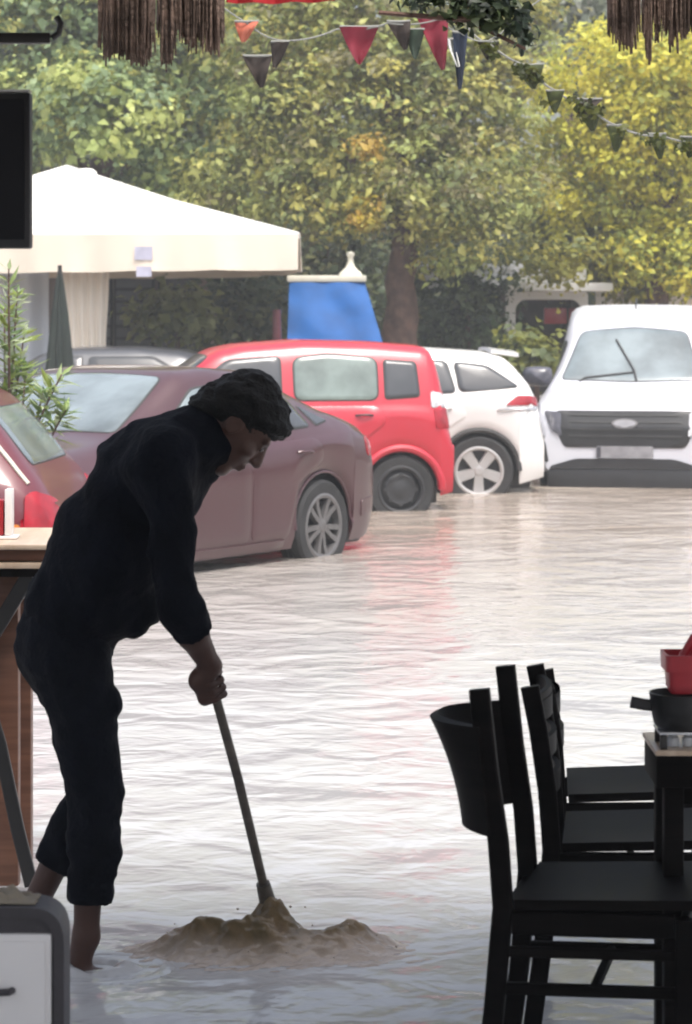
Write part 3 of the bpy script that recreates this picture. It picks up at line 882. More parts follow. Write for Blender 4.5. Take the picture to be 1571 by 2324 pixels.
class Car:
    def __init__(s, name, label, loc, heading, sp, paint, group='cars standing in the flood'):
        s.sp = sp
        s.root = empty(name, loc, label, sp.get('cat', 'car'), group, heading)
        s.L0, s.L1 = sp['ends']
        s.top = smoothf(sp['top'], sp.get('sm', 0.06)); s.belt = smoothf(sp['belt'], 0.10); s.hw = smoothf(sp['hw'], 0.08); s.rw = smoothf(sp['rw'], 0.10)
        s.sill = sp.get('sill', 0.20)
        s.wr = sp['wheel_r']; s.wb = sp['wb']
        xs = set(np.linspace(s.L0, s.L1, 64).tolist())
        ra = s.wr + 0.055
        for xc in (0.0, s.wb):
            for k in range(17):
                xs.add(xc + ra * 1.0 * math.cos(math.pi * k / 16))
            xs.add(xc + ra * 1.02); xs.add(xc - ra * 1.02)
        xs = sorted(x for x in xs if s.L0 <= x <= s.L1)
        s.xs = xs
        def zbot(x):
            z = s.sill + max(0, (s.L0 + 0.25 - x)) * 0.25 + max(0, x - (s.L1 - 0.25)) * 0.15
            for xc in (0.0, s.wb):
                d = abs(x - xc)
                if d < ra: z = max(z, s.wr + math.sqrt(ra * ra - d * d))
            return z
        rings = []
        for x in xs:
            zt = s.top(x); zb = min(s.belt(x), zt - 0.02); w = s.hw(x); z0 = min(zbot(x), zb - 0.06)
            h = zt - zb
            g = min(1, max(0, (h - 0.08) / 0.25))
            wr_ = s.rw(x) * g + w * 0.90 * (1 - g)
            d = min(0.085, 0.45 * h)
            tz = lambda k: z0 + (zb - z0) * k
            cres = 0.012 * sp.get('crease', 1)
            half = [(w * 0.95, z0), (w * 0.985, tz(.12)), (w * 1.0, tz(.3)), (w * 1.003, tz(.5)), (w * 1.0 + cres, tz(.72)), (w * 1.0 + cres * .6, tz(.80)), (w * 0.985, tz(.93)), (w * 0.965, zb)]
            b0 = w * 0.965
            for k in (.06, .25, .5, .75, 1.0):
                half.append((b0 + (wr_ - b0) * (k ** 1.0) * 0.97 + 0.012 * g * math.sin(k * math.pi), zb + (h - d) * k))
            half += [(wr_ * 0.93, zt - d * 0.45), (wr_ * 0.82, zt - d * 0.16), (wr_ * 0.5, zt - d * 0.04), (0, zt)]
            full = [(x, -y, z) for y, z in half] + [(x, y, z) for y, z in reversed(half[:-1])]
            rings.append(full)
        nr = len(rings[0])
        V = [p for r_ in rings for p in r_]
        Fc = []
        for i in range(len(rings) - 1):
            for k in range(nr - 1):
                Fc.append((i * nr + k, i * nr + k + 1, (i + 1) * nr + k + 1, (i + 1) * nr + k))
        Fc.append(tuple(range(nr))); e = (len(rings) - 1) * nr
        Fc.append(tuple(range(e + nr - 1, e - 1, -1)))
        me = bpy.data.meshes.new('body'); me.from_pydata(V, [], Fc)
        s.bvh = BVHTree.FromPolygons([Vector(v) for v in V], Fc)
        s.body = finish('body', me, paint, s.root, True, 40)
        s.paint = paint
        # dark floor pan and wheel wells
        MB().box((s.L0 + 0.12, -s.hw(1.0) * 0.78, 0.16), (s.L1 - 0.14, s.hw(1.0) * 0.78, min(s.belt(1.0) - .12, s.wr * 2 + .02)), bev=0.03).build('underbody', M['black_plastic'], s.root)

    def hit(s, o, d):
        loc, nrm, i, dist = s.bvh.ray_cast(Vector(o), Vector(d))
        if loc is None:
            # nearest point instead when the ray slips past an edge
            loc, nrm, i, dist = s.bvh.find_nearest(Vector(o) + Vector(d) * (Vector(o).length * 0.5))
        n = Vector(nrm)
        if n.dot(Vector(d)) > 0: n = -n
        return loc, n

    def proj(s, side, u, v):
        if side == 'L': return s.hit((u, 3, v), (0, -1, 0))
        if side == 'R': return s.hit((u, -3, v), (0, 1, 0))
        if side == 'F': return s.hit((s.L1 + 2, u, v), (-1, 0, 0))
        if side == 'B': return s.hit((s.L0 - 2, u, v), (1, 0, 0))
        if side == 'T': return s.hit((u, v, 4), (0, 0, -1))

    def patch(s, name, side, pts, mat, off=0.006, r=0.05, parent=None, depth=0.02, rings=(1.0, .985, .8, .6, .4, .2)):
        out = round_poly(pts, r)
        # a little more sampling along long edges
        o2 = []
        for i in range(len(out)):
            a = out[i]; b_ = out[(i + 1) % len(out)]
            n = max(1, int((b_ - a).length / 0.09))
            for k in range(n): o2.append(a.lerp(b_, k / n))
        c = sum(o2, Vector((0, 0))) / len(o2)
        V = []; n = len(o2); Fc = []
        for q in o2:
            p, nn = s.proj(side, q.x, q.y); V.append(p - nn * depth)
        for ri, k in enumerate(rings):
            for q in o2:
                w = c + (q - c) * k
                p, nn = s.proj(side, w.x, w.y)
                V.append(p + nn * (off if ri else off * 0.55))
        p, nn = s.proj(side, c.x, c.y); V.append(p + nn * off)
        for ri in range(len(rings)):
            for k in range(n):
                k2 = (k + 1) % n
                Fc.append((ri * n + k, ri * n + k2, (ri + 1) * n + k2, (ri + 1) * n + k))
        last = len(rings) * n
        for k in range(n): Fc.append((last + k, last + (k + 1) % n, len(V) - 1))
        return MB().add(V, Fc).build(name, mat, parent or s.root, sharp=60)

    def both(s, name, pts, mat, **kw):
        return [s.patch(name, sd, pts, mat, **kw) for sd in ('L', 'R')]

    def line(s, name, side, pts, rad, mat, parent=None, off=0.0):
        """raised or recessed strip along the surface"""
        P = []
        for i in range(len(pts) - 1):
            a = Vector(pts[i]); b_ = Vector(pts[i + 1]); n = max(2, int((b_ - a).length / 0.05))
            for k in range(n):
                q = a.lerp(b_, k / n); p, nn = s.proj(side, q.x, q.y); P.append(p + nn * off)
        p, nn = s.proj(side, *pts[-1]); P.append(p + nn * off)
        return MB().tube(P, rad, 6).build(name, mat, parent or s.root)

    def arch_trim(s, mat, rad=0.022, k0=1.0):
        ra = (s.wr + 0.055) * k0
        for xc in (0.0, s.wb):
            for sg in (1, -1):
                pts = []
                for k in range(21):
                    a = math.pi * (k / 20) * 1.0
                    x = xc + ra * math.cos(a); z = s.wr + ra * math.sin(a)
                    p, nn = s.proj('L' if sg > 0 else 'R', x, z + 0.012)
                    pts.append(Vector((x, p.y + nn.y * 0.004, z)))
                MB().tube(pts, rad, 8).build('arch_trim', mat, s.root)

    def wheels(s, rim_mat, style, track=None):
        for xc in (0.0, s.wb):
            for sg in (1, -1):
                y = sg * ((track or s.hw(xc)) - 0.115)
                Mx = Matrix.Translation((xc, y, s.wr)) @ Matrix.Rotation(R(-90) * sg, 4, 'X')
                r = s.wr; w = 0.098; rr = r * 0.70
                prof = [(rr - .02, -w), (rr, -w), (r * .93, -w), (r * .985, -w * .8), (r, -w * .35)]
                for k in (-.2, .2):  # grooves
                    prof += [(r, w * (k - .05)), (r - .008, w * (k - .04)), (r - .008, w * (k + .04)), (r, w * (k + .05))]
                prof += [(r, w * .35), (r * .985, w * .8), (r * .93, w), (rr + .012, w * 1.0), (rr, w * .96), (rr - .02, w * .9), (rr - .025, -w)]
                wh = MB().lathe(prof, 36, Mx).build('wheel', M['tyre'], s.root)
                mb = MB()
                mb.lathe([(rr + .004, w * .98), (rr - .012, w * 1.03), (rr - .03, w * .96), (rr - .035, w * .4)], 36, Mx)
                if style == 'steel':
                    mb.lathe([(rr - .03, w * .5), (rr * .75, w * .62), (rr * .6, w * .8), (rr * .45, w * .72), (rr * .3, w * .8), (rr * .16, w * .84), (0, w * .86)], 36, Mx)
                    for k in range(8):
                        a = 2 * math.pi * k / 8
                        mb.lathe([(0, .0), (.018, 0), (.018, .006), (0, .007)], 8, Mx @ Matrix.Rotation(a, 4, 'Z') @ Matrix.Translation((rr * .62, 0, w * .8)))
                else:
                    mb.lathe([(rr * .24, w * .5), (rr * .24, w * .86), (rr * .17, w * .93), (rr * .10, w * .95), (0, w * .93)], 20, Mx)
                    ns = 5
                    for k in range(ns):
                        a0 = 2 * math.pi * k / ns + 0.3
                        for da in ((-.11, .11) if style == 'twin' else (0,)):
                            wd0, wd1 = (0.016, 0.018) if style == 'twin' else (0.038, 0.050)
                            Ms = Mx @ Matrix.Rotation(a0 + da, 4, 'Z')
                            off = da * 0.25
                            V = []
                            for (x, hw_, zt_) in ((rr * .2, wd0, w * .9), (rr * .6, (wd0 + wd1) / 2, w * .86), (rr - .012, wd1, w * .96)):
                                V += [Ms @ Vector((x, -hw_ + off * (x / rr), zt_)), Ms @ Vector((x, hw_ + off * (x / rr), zt_)), Ms @ Vector((x, hw_ * 1.2 + off * (x / rr), zt_ - .04)), Ms @ Vector((x, -hw_ * 1.2 + off * (x / rr), zt_ - .04))]
                            Fc = []
                            for q in range(2):
                                for e in range(4):
                                    Fc.append((q * 4 + e, q * 4 + (e + 1) % 4, q * 4 + 4 + (e + 1) % 4, q * 4 + 4 + e))
                            Fc += [(0, 1, 2, 3), (8, 11, 10, 9)]
                            mb.add(V, Fc)
                mb.build('rim', rim_mat, wh)
                MB().lathe([(rr - .03, w * .35), (rr * .5, w * .30), (0, w * .30)], 24, Mx).build('brake_disc', M['greyrim'], wh)

    def glass(s, name, side, pts, mat, r=0.05, seal=0.016, parent=None):
        c = sum((Vector(p) for p in pts), Vector((0, 0))) / len(pts)
        big = [c + (Vector(p) - c) * (1 + seal / max(0.05, (Vector(p) - c).length)) for p in pts]
        g = s.patch(name, side, pts, mat, off=0.007, r=r)
        s.patch('seal', side, big, M['rubber'], off=0.004, r=r + 0.01, parent=g)
        return g

    def handle(s, side, x, z, mat, ln=0.17):
        sg = 1 if side == 'L' else -1
        pts = []
        for k in range(9):
            t = k / 8; p, nn = s.proj(side, x - ln / 2 + ln * t, z)
            pts.append(p + nn * (0.004 + 0.028 * math.sin(math.pi * min(1, max(0, t))) ** 0.5))
        MB().tube(pts, [0.012] * 9, 8, flat=0.7).build('door_handle', mat, s.root)
        s.patch('handle_recess', side, [(x - ln * .42, z - .03), (x + ln * .42, z - .03), (x + ln * .42, z + .03), (x - ln * .42, z + .03)], M['rubber'], off=0.002, r=0.03)

    def mirror(s, side, x, z, mat, size=0.12, out=0.12):
        sg = 1 if side == 'L' else -1
        p, nn = s.proj(side, x, z)
        mb = MB(); mb.tube([p, p + Vector((0.0, sg * out * .6, 0.01))], 0.022, 8); mb.build('mirror_arm', M['black_plastic'], s.root)
        c = p + Vector((-0.02, sg * (out * .6 + size * .7), 0.05))
        V = []; Fc = []
        n = 16
        prof = [(-.06, .8), (-.05, .95), (0, 1.0), (.05, .85), (.085, .5), (.1, 0.02)]
        for (dx, k) in prof:
            for q in range(n):
                a = 2 * math.pi * q / n
                ca, sa = math.cos(a), math.sin(a)
                e = 0.5
                V.append(c + Vector((dx, math.copysign(abs(ca) ** e, ca) * size * k, math.copysign(abs(sa) ** e, sa) * size * .68 * k)))
        for i in range(len(prof) - 1):
            for q in range(n): Fc.append((i * n + q, i * n + (q + 1) % n, (i + 1) * n + (q + 1) % n, (i + 1) * n + q))
        Fc.append(tuple(range(n)))
        MB().add(V, Fc).build('mirror', mat, s.root)


def heading_of(dx, dy): return math.atan2(dy, dx)


def place_axle(px, Y, heading, hw, gz=-0.13):
    """car origin so that its camera-side (left) rear wheel face stands at pixel column px, depth Y"""
    n = Vector((-math.sin(heading), math.cos(heading)))
    return Vector((X_at(px, Y) - n.x * hw, Y - n.y * hw, gz))


# --- mauve saloon, three quarter view, nose towards the picture's left foreground
th = R(57)
h1 = heading_of(-math.cos(th), -math.sin(th))
sp = dict(ends=(-0.86, 3.50), wheel_r=0.325, wb=2.64, cat='car',
          top=[(-.86, .55), (-.855, .72), (-.83, .93), (-.76, .995), (-.45, 1.075), (-.15, 1.175), (.25, 1.335), (.60, 1.43), (1.0, 1.455), (1.35, 1.43), (2.12, 1.04), (2.3, 1.0), (2.9, .92), (3.25, .82), (3.42, .70), (3.5, .50)],
          belt=[(-.86, .50), (-.84, .84), (-.5, .97), (0.0, .96), (1.0, .92), (2.1, .89), (3.0, .80), (3.3, .70), (3.5, .42)],
          hw=[(-.86, .68), (-.81, .75), (-.66, .82), (-.3, .875), (.6, .89), (2.6, .885), (3.0, .84), (3.25, .76), (3.42, .62), (3.5, .50)],
          rw=[(-1, .6), (-.4, .66), (.5, .66), (1.3, .65), (2.1, .70), (3.5, .6)])
c1 = Car('saloon_car', 'mauve brown saloon car behind the sweeping person', place_axle(742, 18.3, h1, .885, -0.12), h1, sp, M['mauve'])
c1.glass('windscreen', 'T', [(1.42, -.52), (2.08, -.64), (2.10, 0), (2.08, .64), (1.42, .52), (1.40, 0)], M['glass_pale'], r=0.06)
c1.glass('rear_window', 'T', [(-.34, -.52), (.30, -.52), (.30, .52), (-.34, .52)], M['glass_dark'], r=0.06)
for sd in ('L', 'R'):
    c1.glass('front_side_window', sd, [(1.84, .965), (1.32, 1.30), (.98, 1.335), (.93, .985)], M['glass_pale'], r=.05)
    c1.glass('rear_side_window', sd, [(.86, .99), (.88, 1.335), (.50, 1.31), (.22, 1.20), (.10, 1.02)], M['glass_dark'], r=.05)
    c1.glass('quarter_window', sd, [(.02, 1.03), (.12, 1.16), (-.16, 1.05)], M['glass_dark'], r=.02)
    c1.patch('front_door', sd, [(1.93, .30), (1.93, .88), (.93, .92), (.93, .28)], M['mauve'], off=.005, r=.06)
    c1.patch('rear_door', sd, [(.90, .28), (.90, .92), (.10, .945), (.02, .80), (.36, .62), (.46, .28)], M['mauve'], off=.005, r=.06)
    c1.handle(sd, 1.12, .83, M['mauve']); c1.handle(sd, .28, .855, M['mauve'])
    c1.patch('sill_moulding', sd, [(.50, .22), (2.15, .22), (2.15, .275), (.50, .275)], M['mauve'], off=.012, r=.02)
    c1.patch('tail_lamp', sd, [(-.60, .78), (-.60, .92), (-.76, .93), (-.80, .80)], M['redlens'], off=.008, r=.04)
    c1.patch('fuel_flap' if sd == 'R' else 'bumper_moulding', sd, [(-.50, .36), (-.50, .48), (-.76, .5), (-.76, .38)], M['mauve'], off=.008, r=.03)
    c1.mirror(sd, 1.80, .95, M['mauve'])
    c1.patch('headlamp', sd, [(3.0, .64), (2.9, .76), (3.22, .74), (3.34, .66)], M['clearlens'], off=.006, r=.03)
c1.patch('grille', 'F', [(-.42, .40), (.42, .40), (.46, .62), (-.46, .62)], M['black_plastic'], r=.05)
c1.wheels(M['sedanrim'], 'twin'); c1.arch_trim(M['mauve'], .012)

# --- small red hatchback
h2 = heading_of(-math.cos(R(9)), -math.sin(R(9)))
sp = dict(ends=(-0.46, 2.93), wheel_r=0.29, wb=2.3, cat='car', crease=.4, sm=.035,
          top=[(-.46, .50), (-.45, .86), (-.40, 1.12), (-.31, 1.455), (-.24, 1.505), (.2, 1.54), (.8, 1.555), (1.35, 1.515), (1.55, 1.47), (2.18, 1.05), (2.3, 1.02), (2.75, .92), (2.88, .80), (2.93, .50)],
          belt=[(-.46, .45), (-.45, .80), (-.36, .98), (0, 1.0), (1.0, .985), (2.0, .95), (2.7, .82), (2.93, .42)],
          hw=[(-.46, .70), (-.42, .74), (-.32, .785), (.2, .80), (2.2, .80), (2.6, .75), (2.8, .66), (2.93, .55)],
          rw=[(-.46, .62), (-.3, .62), (.5, .63), (1.5, .60), (2.2, .68), (2.93, .6)])
c2 = Car('hatchback_car', 'small bright red hatchback between the mauve saloon and the white hatchback', place_axle(912, 22.3, h2, .80, -0.11), h2, sp, M['redpaint'])
for sd in ('L', 'R'):
    c2.glass('rear_side_window', sd, [(.90, 1.05), (.90, 1.40), (.62, 1.43), (.20, 1.40), (.20, 1.05)], M['glass_green'], r=.07)
    c2.glass('quarter_window', sd, [(.13, 1.06), (.13, 1.38), (-.14, 1.36), (-.16, 1.08)], M['glass_dark'], r=.03)
    c2.glass('front_side_window', sd, [(1.86, 1.06), (1.46, 1.38), (1.02, 1.415), (1.02, 1.05)], M['glass_dark'], r=.05)
    c2.patch('rear_door', sd, [(.96, .32), (.96, 1.0), (.19, 1.0), (.12, .86), (.33, .70), (.44, .32)], M['redpaint'], off=.006, r=.06)
    c2.patch('front_door', sd, [(1.0, .32), (1.0, 1.0), (1.88, .98), (1.92, .32)], M['redpaint'], off=.006, r=.06)
    c2.handle(sd, .32, .92, M['black_plastic'], .14); c2.handle(sd, 1.12, .92, M['black_plastic'], .14)
    c2.patch('tail_lamp', sd, [(-.26, .98), (-.26, 1.12), (-.36, 1.10), (-.405, .98)], M['clearlens'], off=.01, r=.025)
    c2.patch('tail_lamp', sd, [(-.30, .80), (-.28, .97), (-.415, .97), (-.435, .80)], M['redlens'], off=.01, r=.025)
    c2.mirror(sd, 1.82, 1.05, M['black_plastic'], .10)
c2.glass('windscreen', 'T', [(1.62, -.52), (2.14, -.64), (2.14, .64), (1.62, .52)], M['glass_dark'], r=.06)
c2.glass('rear_window', 'B', [(-.50, 1.08), (.50, 1.08), (.44, 1.40), (-.44, 1.40)], M['glass_dark'], r=.06)
c2.wheels(M['greyrim'], 'steel'); c2.arch_trim(M['redpaint'], .035, 1.03)
c2.patch('bumper', 'B', [(-.6, .42), (.6, .42), (.62, .66), (-.62, .66)], M['redpaint'], off=.03, r=.06)

# --- white hatchback
h3 = heading_of(-math.cos(R(3)), -math.sin(R(3)))
sp = dict(ends=(-0.62, 3.45), wheel_r=0.325, wb=2.62, cat='car',
          top=[(-.62, .45), (-.615, .80), (-.58, 1.02), (-.48, 1.15), (-.30, 1.36), (-.22, 1.40), (-.05, 1.43), (.5, 1.465), (1.0, 1.46), (1.4, 1.42), (2.15, 1.04), (2.3, 1.0), (3.1, .88), (3.35, .75), (3.45, .5)],
          belt=[(-.62, .42), (-.61, .76), (-.5, 1.0), (-.1, 1.04), (1.0, .98), (2.1, .93), (3.1, .80), (3.45, .42)],
          hw=[(-.62, .72), (-.58, .77), (-.45, .84), (0, .89), (.6, .90), (2.6, .89), (3.1, .8), (3.3, .68), (3.45, .52)],
          rw=[(-.62, .66), (-.3, .69), (.5, .71), (1.4, .68), (2.1, .72), (3.45, .6)])
c3 = Car('hatchback_car', 'white hatchback with silver star shaped wheels right of the red hatchback', place_axle(1088, 24.4, h3, .89, -0.12), h3, sp, M['whitepaint'])
for sd in ('L', 'R'):
    c3.glass('rear_side_window', sd, [(.92, 1.03), (.92, 1.35), (.30, 1.34), (.22, 1.05)], M['glass_dark'], r=.05)
    c3.glass('quarter_window', sd, [(.17, 1.06), (.22, 1.33), (-.08, 1.29), (-.38, 1.10)], M['glass_dark'], r=.05)
    c3.glass('front_side_window', sd, [(1.85, 1.0), (1.36, 1.33), (.97, 1.355), (.97, 1.03)], M['glass_dark'], r=.05)
    c3.patch('rear_door', sd, [(.94, .30), (.94, .97), (.22, 1.0), (.10, .84), (.38, .66), (.5, .30)], M['whitepaint'], off=.006, r=.06)
    c3.patch('front_door', sd, [(.97, .30), (.97, .97), (1.9, .93), (1.95, .30)], M['whitepaint'], off=.006, r=.06)
    c3.handle(sd, .34, .91, M['whitepaint']); c3.handle(sd, 1.15, .9, M['whitepaint'])
    c3.patch('tail_lamp', sd, [(-.24, .93), (-.36, 1.02), (-.52, 1.01), (-.585, .93)], M['redlens'], off=.012, r=.03)
    c3.patch('lamp_strip', sd, [(-.16, .885), (-.18, .905), (-.58, .915), (-.59, .885)], M['chrome'], off=.012, r=.008)
    c3.mirror(sd, 1.85, 1.0, M['whitepaint'])
MB().sheet([[Vector((-.40 + .26 * i / 6, -.58 + 1.16 * j / 8, 1.41 + .035 * i / 6 - .018 * ((j - 4) / 4) ** 2)) for j in range(9)] for i in range(7)], .035).build('spoiler', M['whitepaint'], c3.root)
c3.glass('rear_window', 'B', [(-.50, 1.10), (.50, 1.10), (.44, 1.32), (-.44, 1.32)], M['glass_dark'], r=.05)
c3.glass('windscreen', 'T', [(1.48, -.52), (2.10, -.64), (2.10, .64), (1.48, .52)], M['glass_pale'], r=.06)
for y in (.68, -.68):
    c3.patch('tail_lamp', 'B', [(y - .07, .92), (y + .07, .92), (y + .06, 1.0), (y - .07, 1.0)], M['redlens'], off=.012, r=.03)
c3.patch('number_plate', 'B', [(-.26, .62), (.26, .62), (.26, .73), (-.26, .73)], M['plate'], off=.008, r=.01)
c3.wheels(M['alloy'], 'star'); c3.arch_trim(M['rubber'], .026)

# --- white van facing the camera
h4 = heading_of(-math.sin(R(10)), -math.cos(R(10)))
sp = dict(ends=(-0.80, 3.50), wheel_r=0.33, wb=2.69, cat='van', crease=.5, sill=.24, sm=.05,
          top=[(-.8, .5), (-.79, 1.7), (-.7, 1.82), (0, 1.87), (1.5, 1.87), (1.9, 1.79), (2.10, 1.63), (2.70, 1.10), (2.8, 1.06), (3.25, .98), (3.42, .91), (3.47, .85), (3.5, .60)],
          belt=[(-.8, .45), (-.78, 1.05), (0, 1.04), (2.6, 1.0), (3.2, .92), (3.42, .84), (3.5, .52)],
          hw=[(-.8, .80), (-.6, .86), (0, .885), (2.7, .885), (3.05, .88), (3.3, .85), (3.42, .81), (3.5, .75)],
          rw=[(-.8, .72), (1.4, .69), (2.1, .62), (2.7, .74), (3.5, .7)])
n4 = Vector((math.cos(h4), math.sin(h4)))
front = Vector((X_at(1418, 25.2), 25.2))
c4 = Car('delivery_van', 'white delivery van facing the camera at the right edge', (front.x - n4.x * 3.5, front.y - n4.y * 3.5, -0.12), h4, sp, M['silverwhite'], group=None)
c4.glass('windscreen', 'T', [(2.13, -.52), (2.66, -.68), (2.70, 0), (2.66, .68), (2.13, .52), (2.10, 0)], M['glass_pale'], r=.07)
for sd in ('L', 'R'):
    c4.glass('front_side_window', sd, [(2.42, 1.08), (2.06, 1.49), (1.45, 1.50), (1.45, 1.07)], M['glass_dark'], r=.06)
    c4.patch('front_door', sd, [(1.40, .34), (1.40, 1.02), (2.42, 1.0), (2.36, .8), (2.2, .34)], M['silverwhite'], off=.006, r=.06)
    c4.mirror(sd, 2.45, 1.10, M['darklens'], .15, .06)
    c4.handle(sd, 1.55, .95, M['black_plastic'])
c4.patch('grille', 'F', [(-.58, .50), (.58, .50), (.66, .68), (.67, .85), (-.67, .85), (-.66, .68)], M['black_plastic'], off=.012, r=.05)
for k in range(4):
    zz = .60 + k * .065
    c4.patch('grille_bar', 'F', [(-.55, zz), (.55, zz), (.55, zz + .018), (-.55, zz + .018)], M['rubber'], off=.02, r=.006, rings=(1.0, .9, .5))
for sg in (1, -1):
    c4.patch('headlamp', 'F', [(sg * .60, .60), (sg * .70, .66), (sg * .775, .84), (sg * .61, .83)], M['darklens'] if sg < 0 else M['clearlens'], off=.02, r=.03)  # one headlamp lens darker than its twin
    c4.patch('corner_vent', 'F', [(sg * .725, .36), (sg * .765, .36), (sg * .80, .60), (sg * .77, .62)], M['black_plastic'], off=.01, r=.02)
b4 = c4.patch('badge', 'F', [(.125 * math.cos(a), .725 + .045 * math.sin(a)) for a in [2 * math.pi * k / 20 for k in range(20)]], M['sedanrim'], off=.026, r=.004)
c4.patch('badge_face', 'F', [(.105 * math.cos(a), .725 + .032 * math.sin(a)) for a in [2 * math.pi * k / 20 for k in range(20)]], M['plate'], off=.030, r=.004, parent=b4)
pl = c4.patch('number_plate', 'F', [(-.27, .40), (.27, .40), (.27, .515), (-.27, .515)], M['plate'], off=.03, r=.01)
c4.patch('plate_band', 'F', [(-.265, .405), (-.225, .405), (-.225, .51), (-.265, .51)], M['darklens'], off=.033, r=.004, parent=pl)
c4.patch('lower_grille', 'F', [(-.72, .30), (.72, .30), (.70, .325), (.47, .395), (-.47, .395), (-.70, .325)], M['black_plastic'], off=.02, r=.05)
c4.patch('bonnet', 'T', [(2.84, -.70), (3.36, -.60), (3.40, 0), (3.36, .60), (2.84, .70), (2.82, 0)], M['silverwhite'], off=.006, r=.06)
c4.line('wiper', 'T', [(2.70, .06), (2.58, .03), (2.24, -.17)], .011, M['rubber'], off=.018)
c4.line('wiper', 'T', [(2.70, -.5), (2.66, -.45), (2.60, .02)], .010, M['rubber'], off=.016)
MB().tube([(1.9, 0, 1.83), (1.8, 0, 1.93)], .008, 6).build('aerial', M['black_plastic'], c4.root)
MB().box((2.4, -.74, .04), (3.515, .74, .305), bev=.04).build('front_skirt', M['black_plastic'], c4.root)
c4.wheels(M['alloy'], 'twin'); c4.arch_trim(M['black_plastic'], .02)

# --- dark red estate at the left edge (only its tail is in the picture)
h5 = heading_of(-math.cos(R(4)), math.sin(R(4)))
sp = dict(ends=(-0.70, 3.30), wheel_r=0.31, wb=2.5, cat='car',
          top=[(-.70, .45), (-.695, .74), (-.67, .88), (-.565, .975), (-.35, 1.25), (-.2, 1.40), (.0, 1.46), (.5, 1.49), (1.2, 1.48), (1.4, 1.43), (2.1, 1.05), (2.3, 1.0), (3.1, .86), (3.25, .7), (3.3, .5)],
          belt=[(-.70, .40), (-.69, .70), (-.58, .90), (-.4, .97), (0, .99), (2.1, .93), (3.1, .78), (3.3, .42)],
          hw=[(-.70, .70), (-.64, .76), (-.45, .80), (0, .83), (2.6, .82), (3.0, .74), (3.2, .62), (3.3, .5)],
          rw=[(-.7, .6), (0, .60), (1.4, .60), (2.1, .66), (3.3, .6)])
Yr = 13.2
n5 = Vector((math.cos(h5), math.sin(h5)))
c5 = Car('hatchback_car', 'dark red car tail with bright red lamp at the left edge beyond the counter', (X_at(158, Yr) + .70 * n5.x, Yr + .83, -0.12), h5, sp, M['maroon'])
for sd in ('L', 'R'):
    c5.glass('quarter_window', sd, [(.60, 1.02), (.60, 1.37), (.0, 1.34), (-.34, 1.01)], M['glass_pale'], r=.03)
    c5.glass('front_side_window', sd, [(1.80, 1.0), (1.3, 1.35), (.68, 1.37), (.68, 1.02)], M['glass_dark'], r=.04)
    c5.patch('tail_lamp', sd, [(-.525, .72), (-.52, .90), (-.56, .915), (-.62, .88), (-.665, .82), (-.67, .72)], M['redlens'], off=.022, r=.03)
    c5.patch('indicator_lamp', sd, [(-.45, .68), (-.45, .76), (-.51, .76), (-.51, .68)], M['amberlens'], off=.012, r=.02)
    c5.line('rear_trim', sd, [(-.22, 1.30), (-.40, 1.10), (-.53, .955)], .012, M['creampaint'], off=.004)
    c5.patch('rear_door', sd, [(.66, .3), (.66, .95), (-.02, .96), (.1, .7), (.45, .5), (.48, .3)], M['maroon'], off=.006, r=.05)
    c5.mirror(sd, 1.75, .95, M['maroon'])
c5.glass('rear_window', 'B', [(-.5, 1.04), (.5, 1.04), (.45, 1.32), (-.45, 1.32)], M['glass_pale'], r=.05)
c5.wheels(M['greyrim'], 'steel'); c5.arch_trim(M['maroon'], .015)

# --- dark grey car behind the saloon
h6 = heading_of(-1, 0.05)
sp6 = dict(ends=(-0.70, 3.4), wheel_r=0.31, wb=2.6, cat='car',
           top=[(-.70, .45), (-.69, .80), (-.6, 1.0), (-.3, 1.32), (-.1, 1.40), (.4, 1.44), (1.0, 1.43), (1.3, 1.40), (2.0, 1.02), (2.3, .98), (3.1, .85), (3.35, .7), (3.4, .5)],
           belt=[(-.70, .40), (-.68, .76), (-.5, .98), (0, 1.0), (2.1, .92), (3.1, .78), (3.4, .42)],
           hw=[(-.70, .68), (-.62, .75), (-.4, .82), (0, .85), (2.6, .85), (3.0, .77), (3.3, .62), (3.4, .5)],
           rw=[(-.7, .6), (0, .60), (1.4, .60), (2.1, .66), (3.4, .6)])
c6 = Car('hatchback_car', 'dark grey car roof showing above the mauve saloon under the canopy', (X_at(408, 27.6), 27.6, -0.12), h6, sp6, M['greypaint'])
for sd in ('L', 'R'):
    c6.glass('rear_side_window', sd, [(.85, 1.02), (.85, 1.33), (.2, 1.33), (-.25, 1.08)], M['glass_dark'], r=.04)
    c6.glass('front_side_window', sd, [(1.75, .98), (1.25, 1.31), (.93, 1.335), (.93, 1.02)], M['glass_dark'], r=.04)
    c6.mirror(sd, 1.75, .98, M['greypaint'])
c6.glass('windscreen', 'T', [(1.38, -.5), (1.95, -.62), (1.95, .62), (1.38, .5)], M['glass_dark'], r=.05)
c6.wheels(M['greyrim'], 'steel')

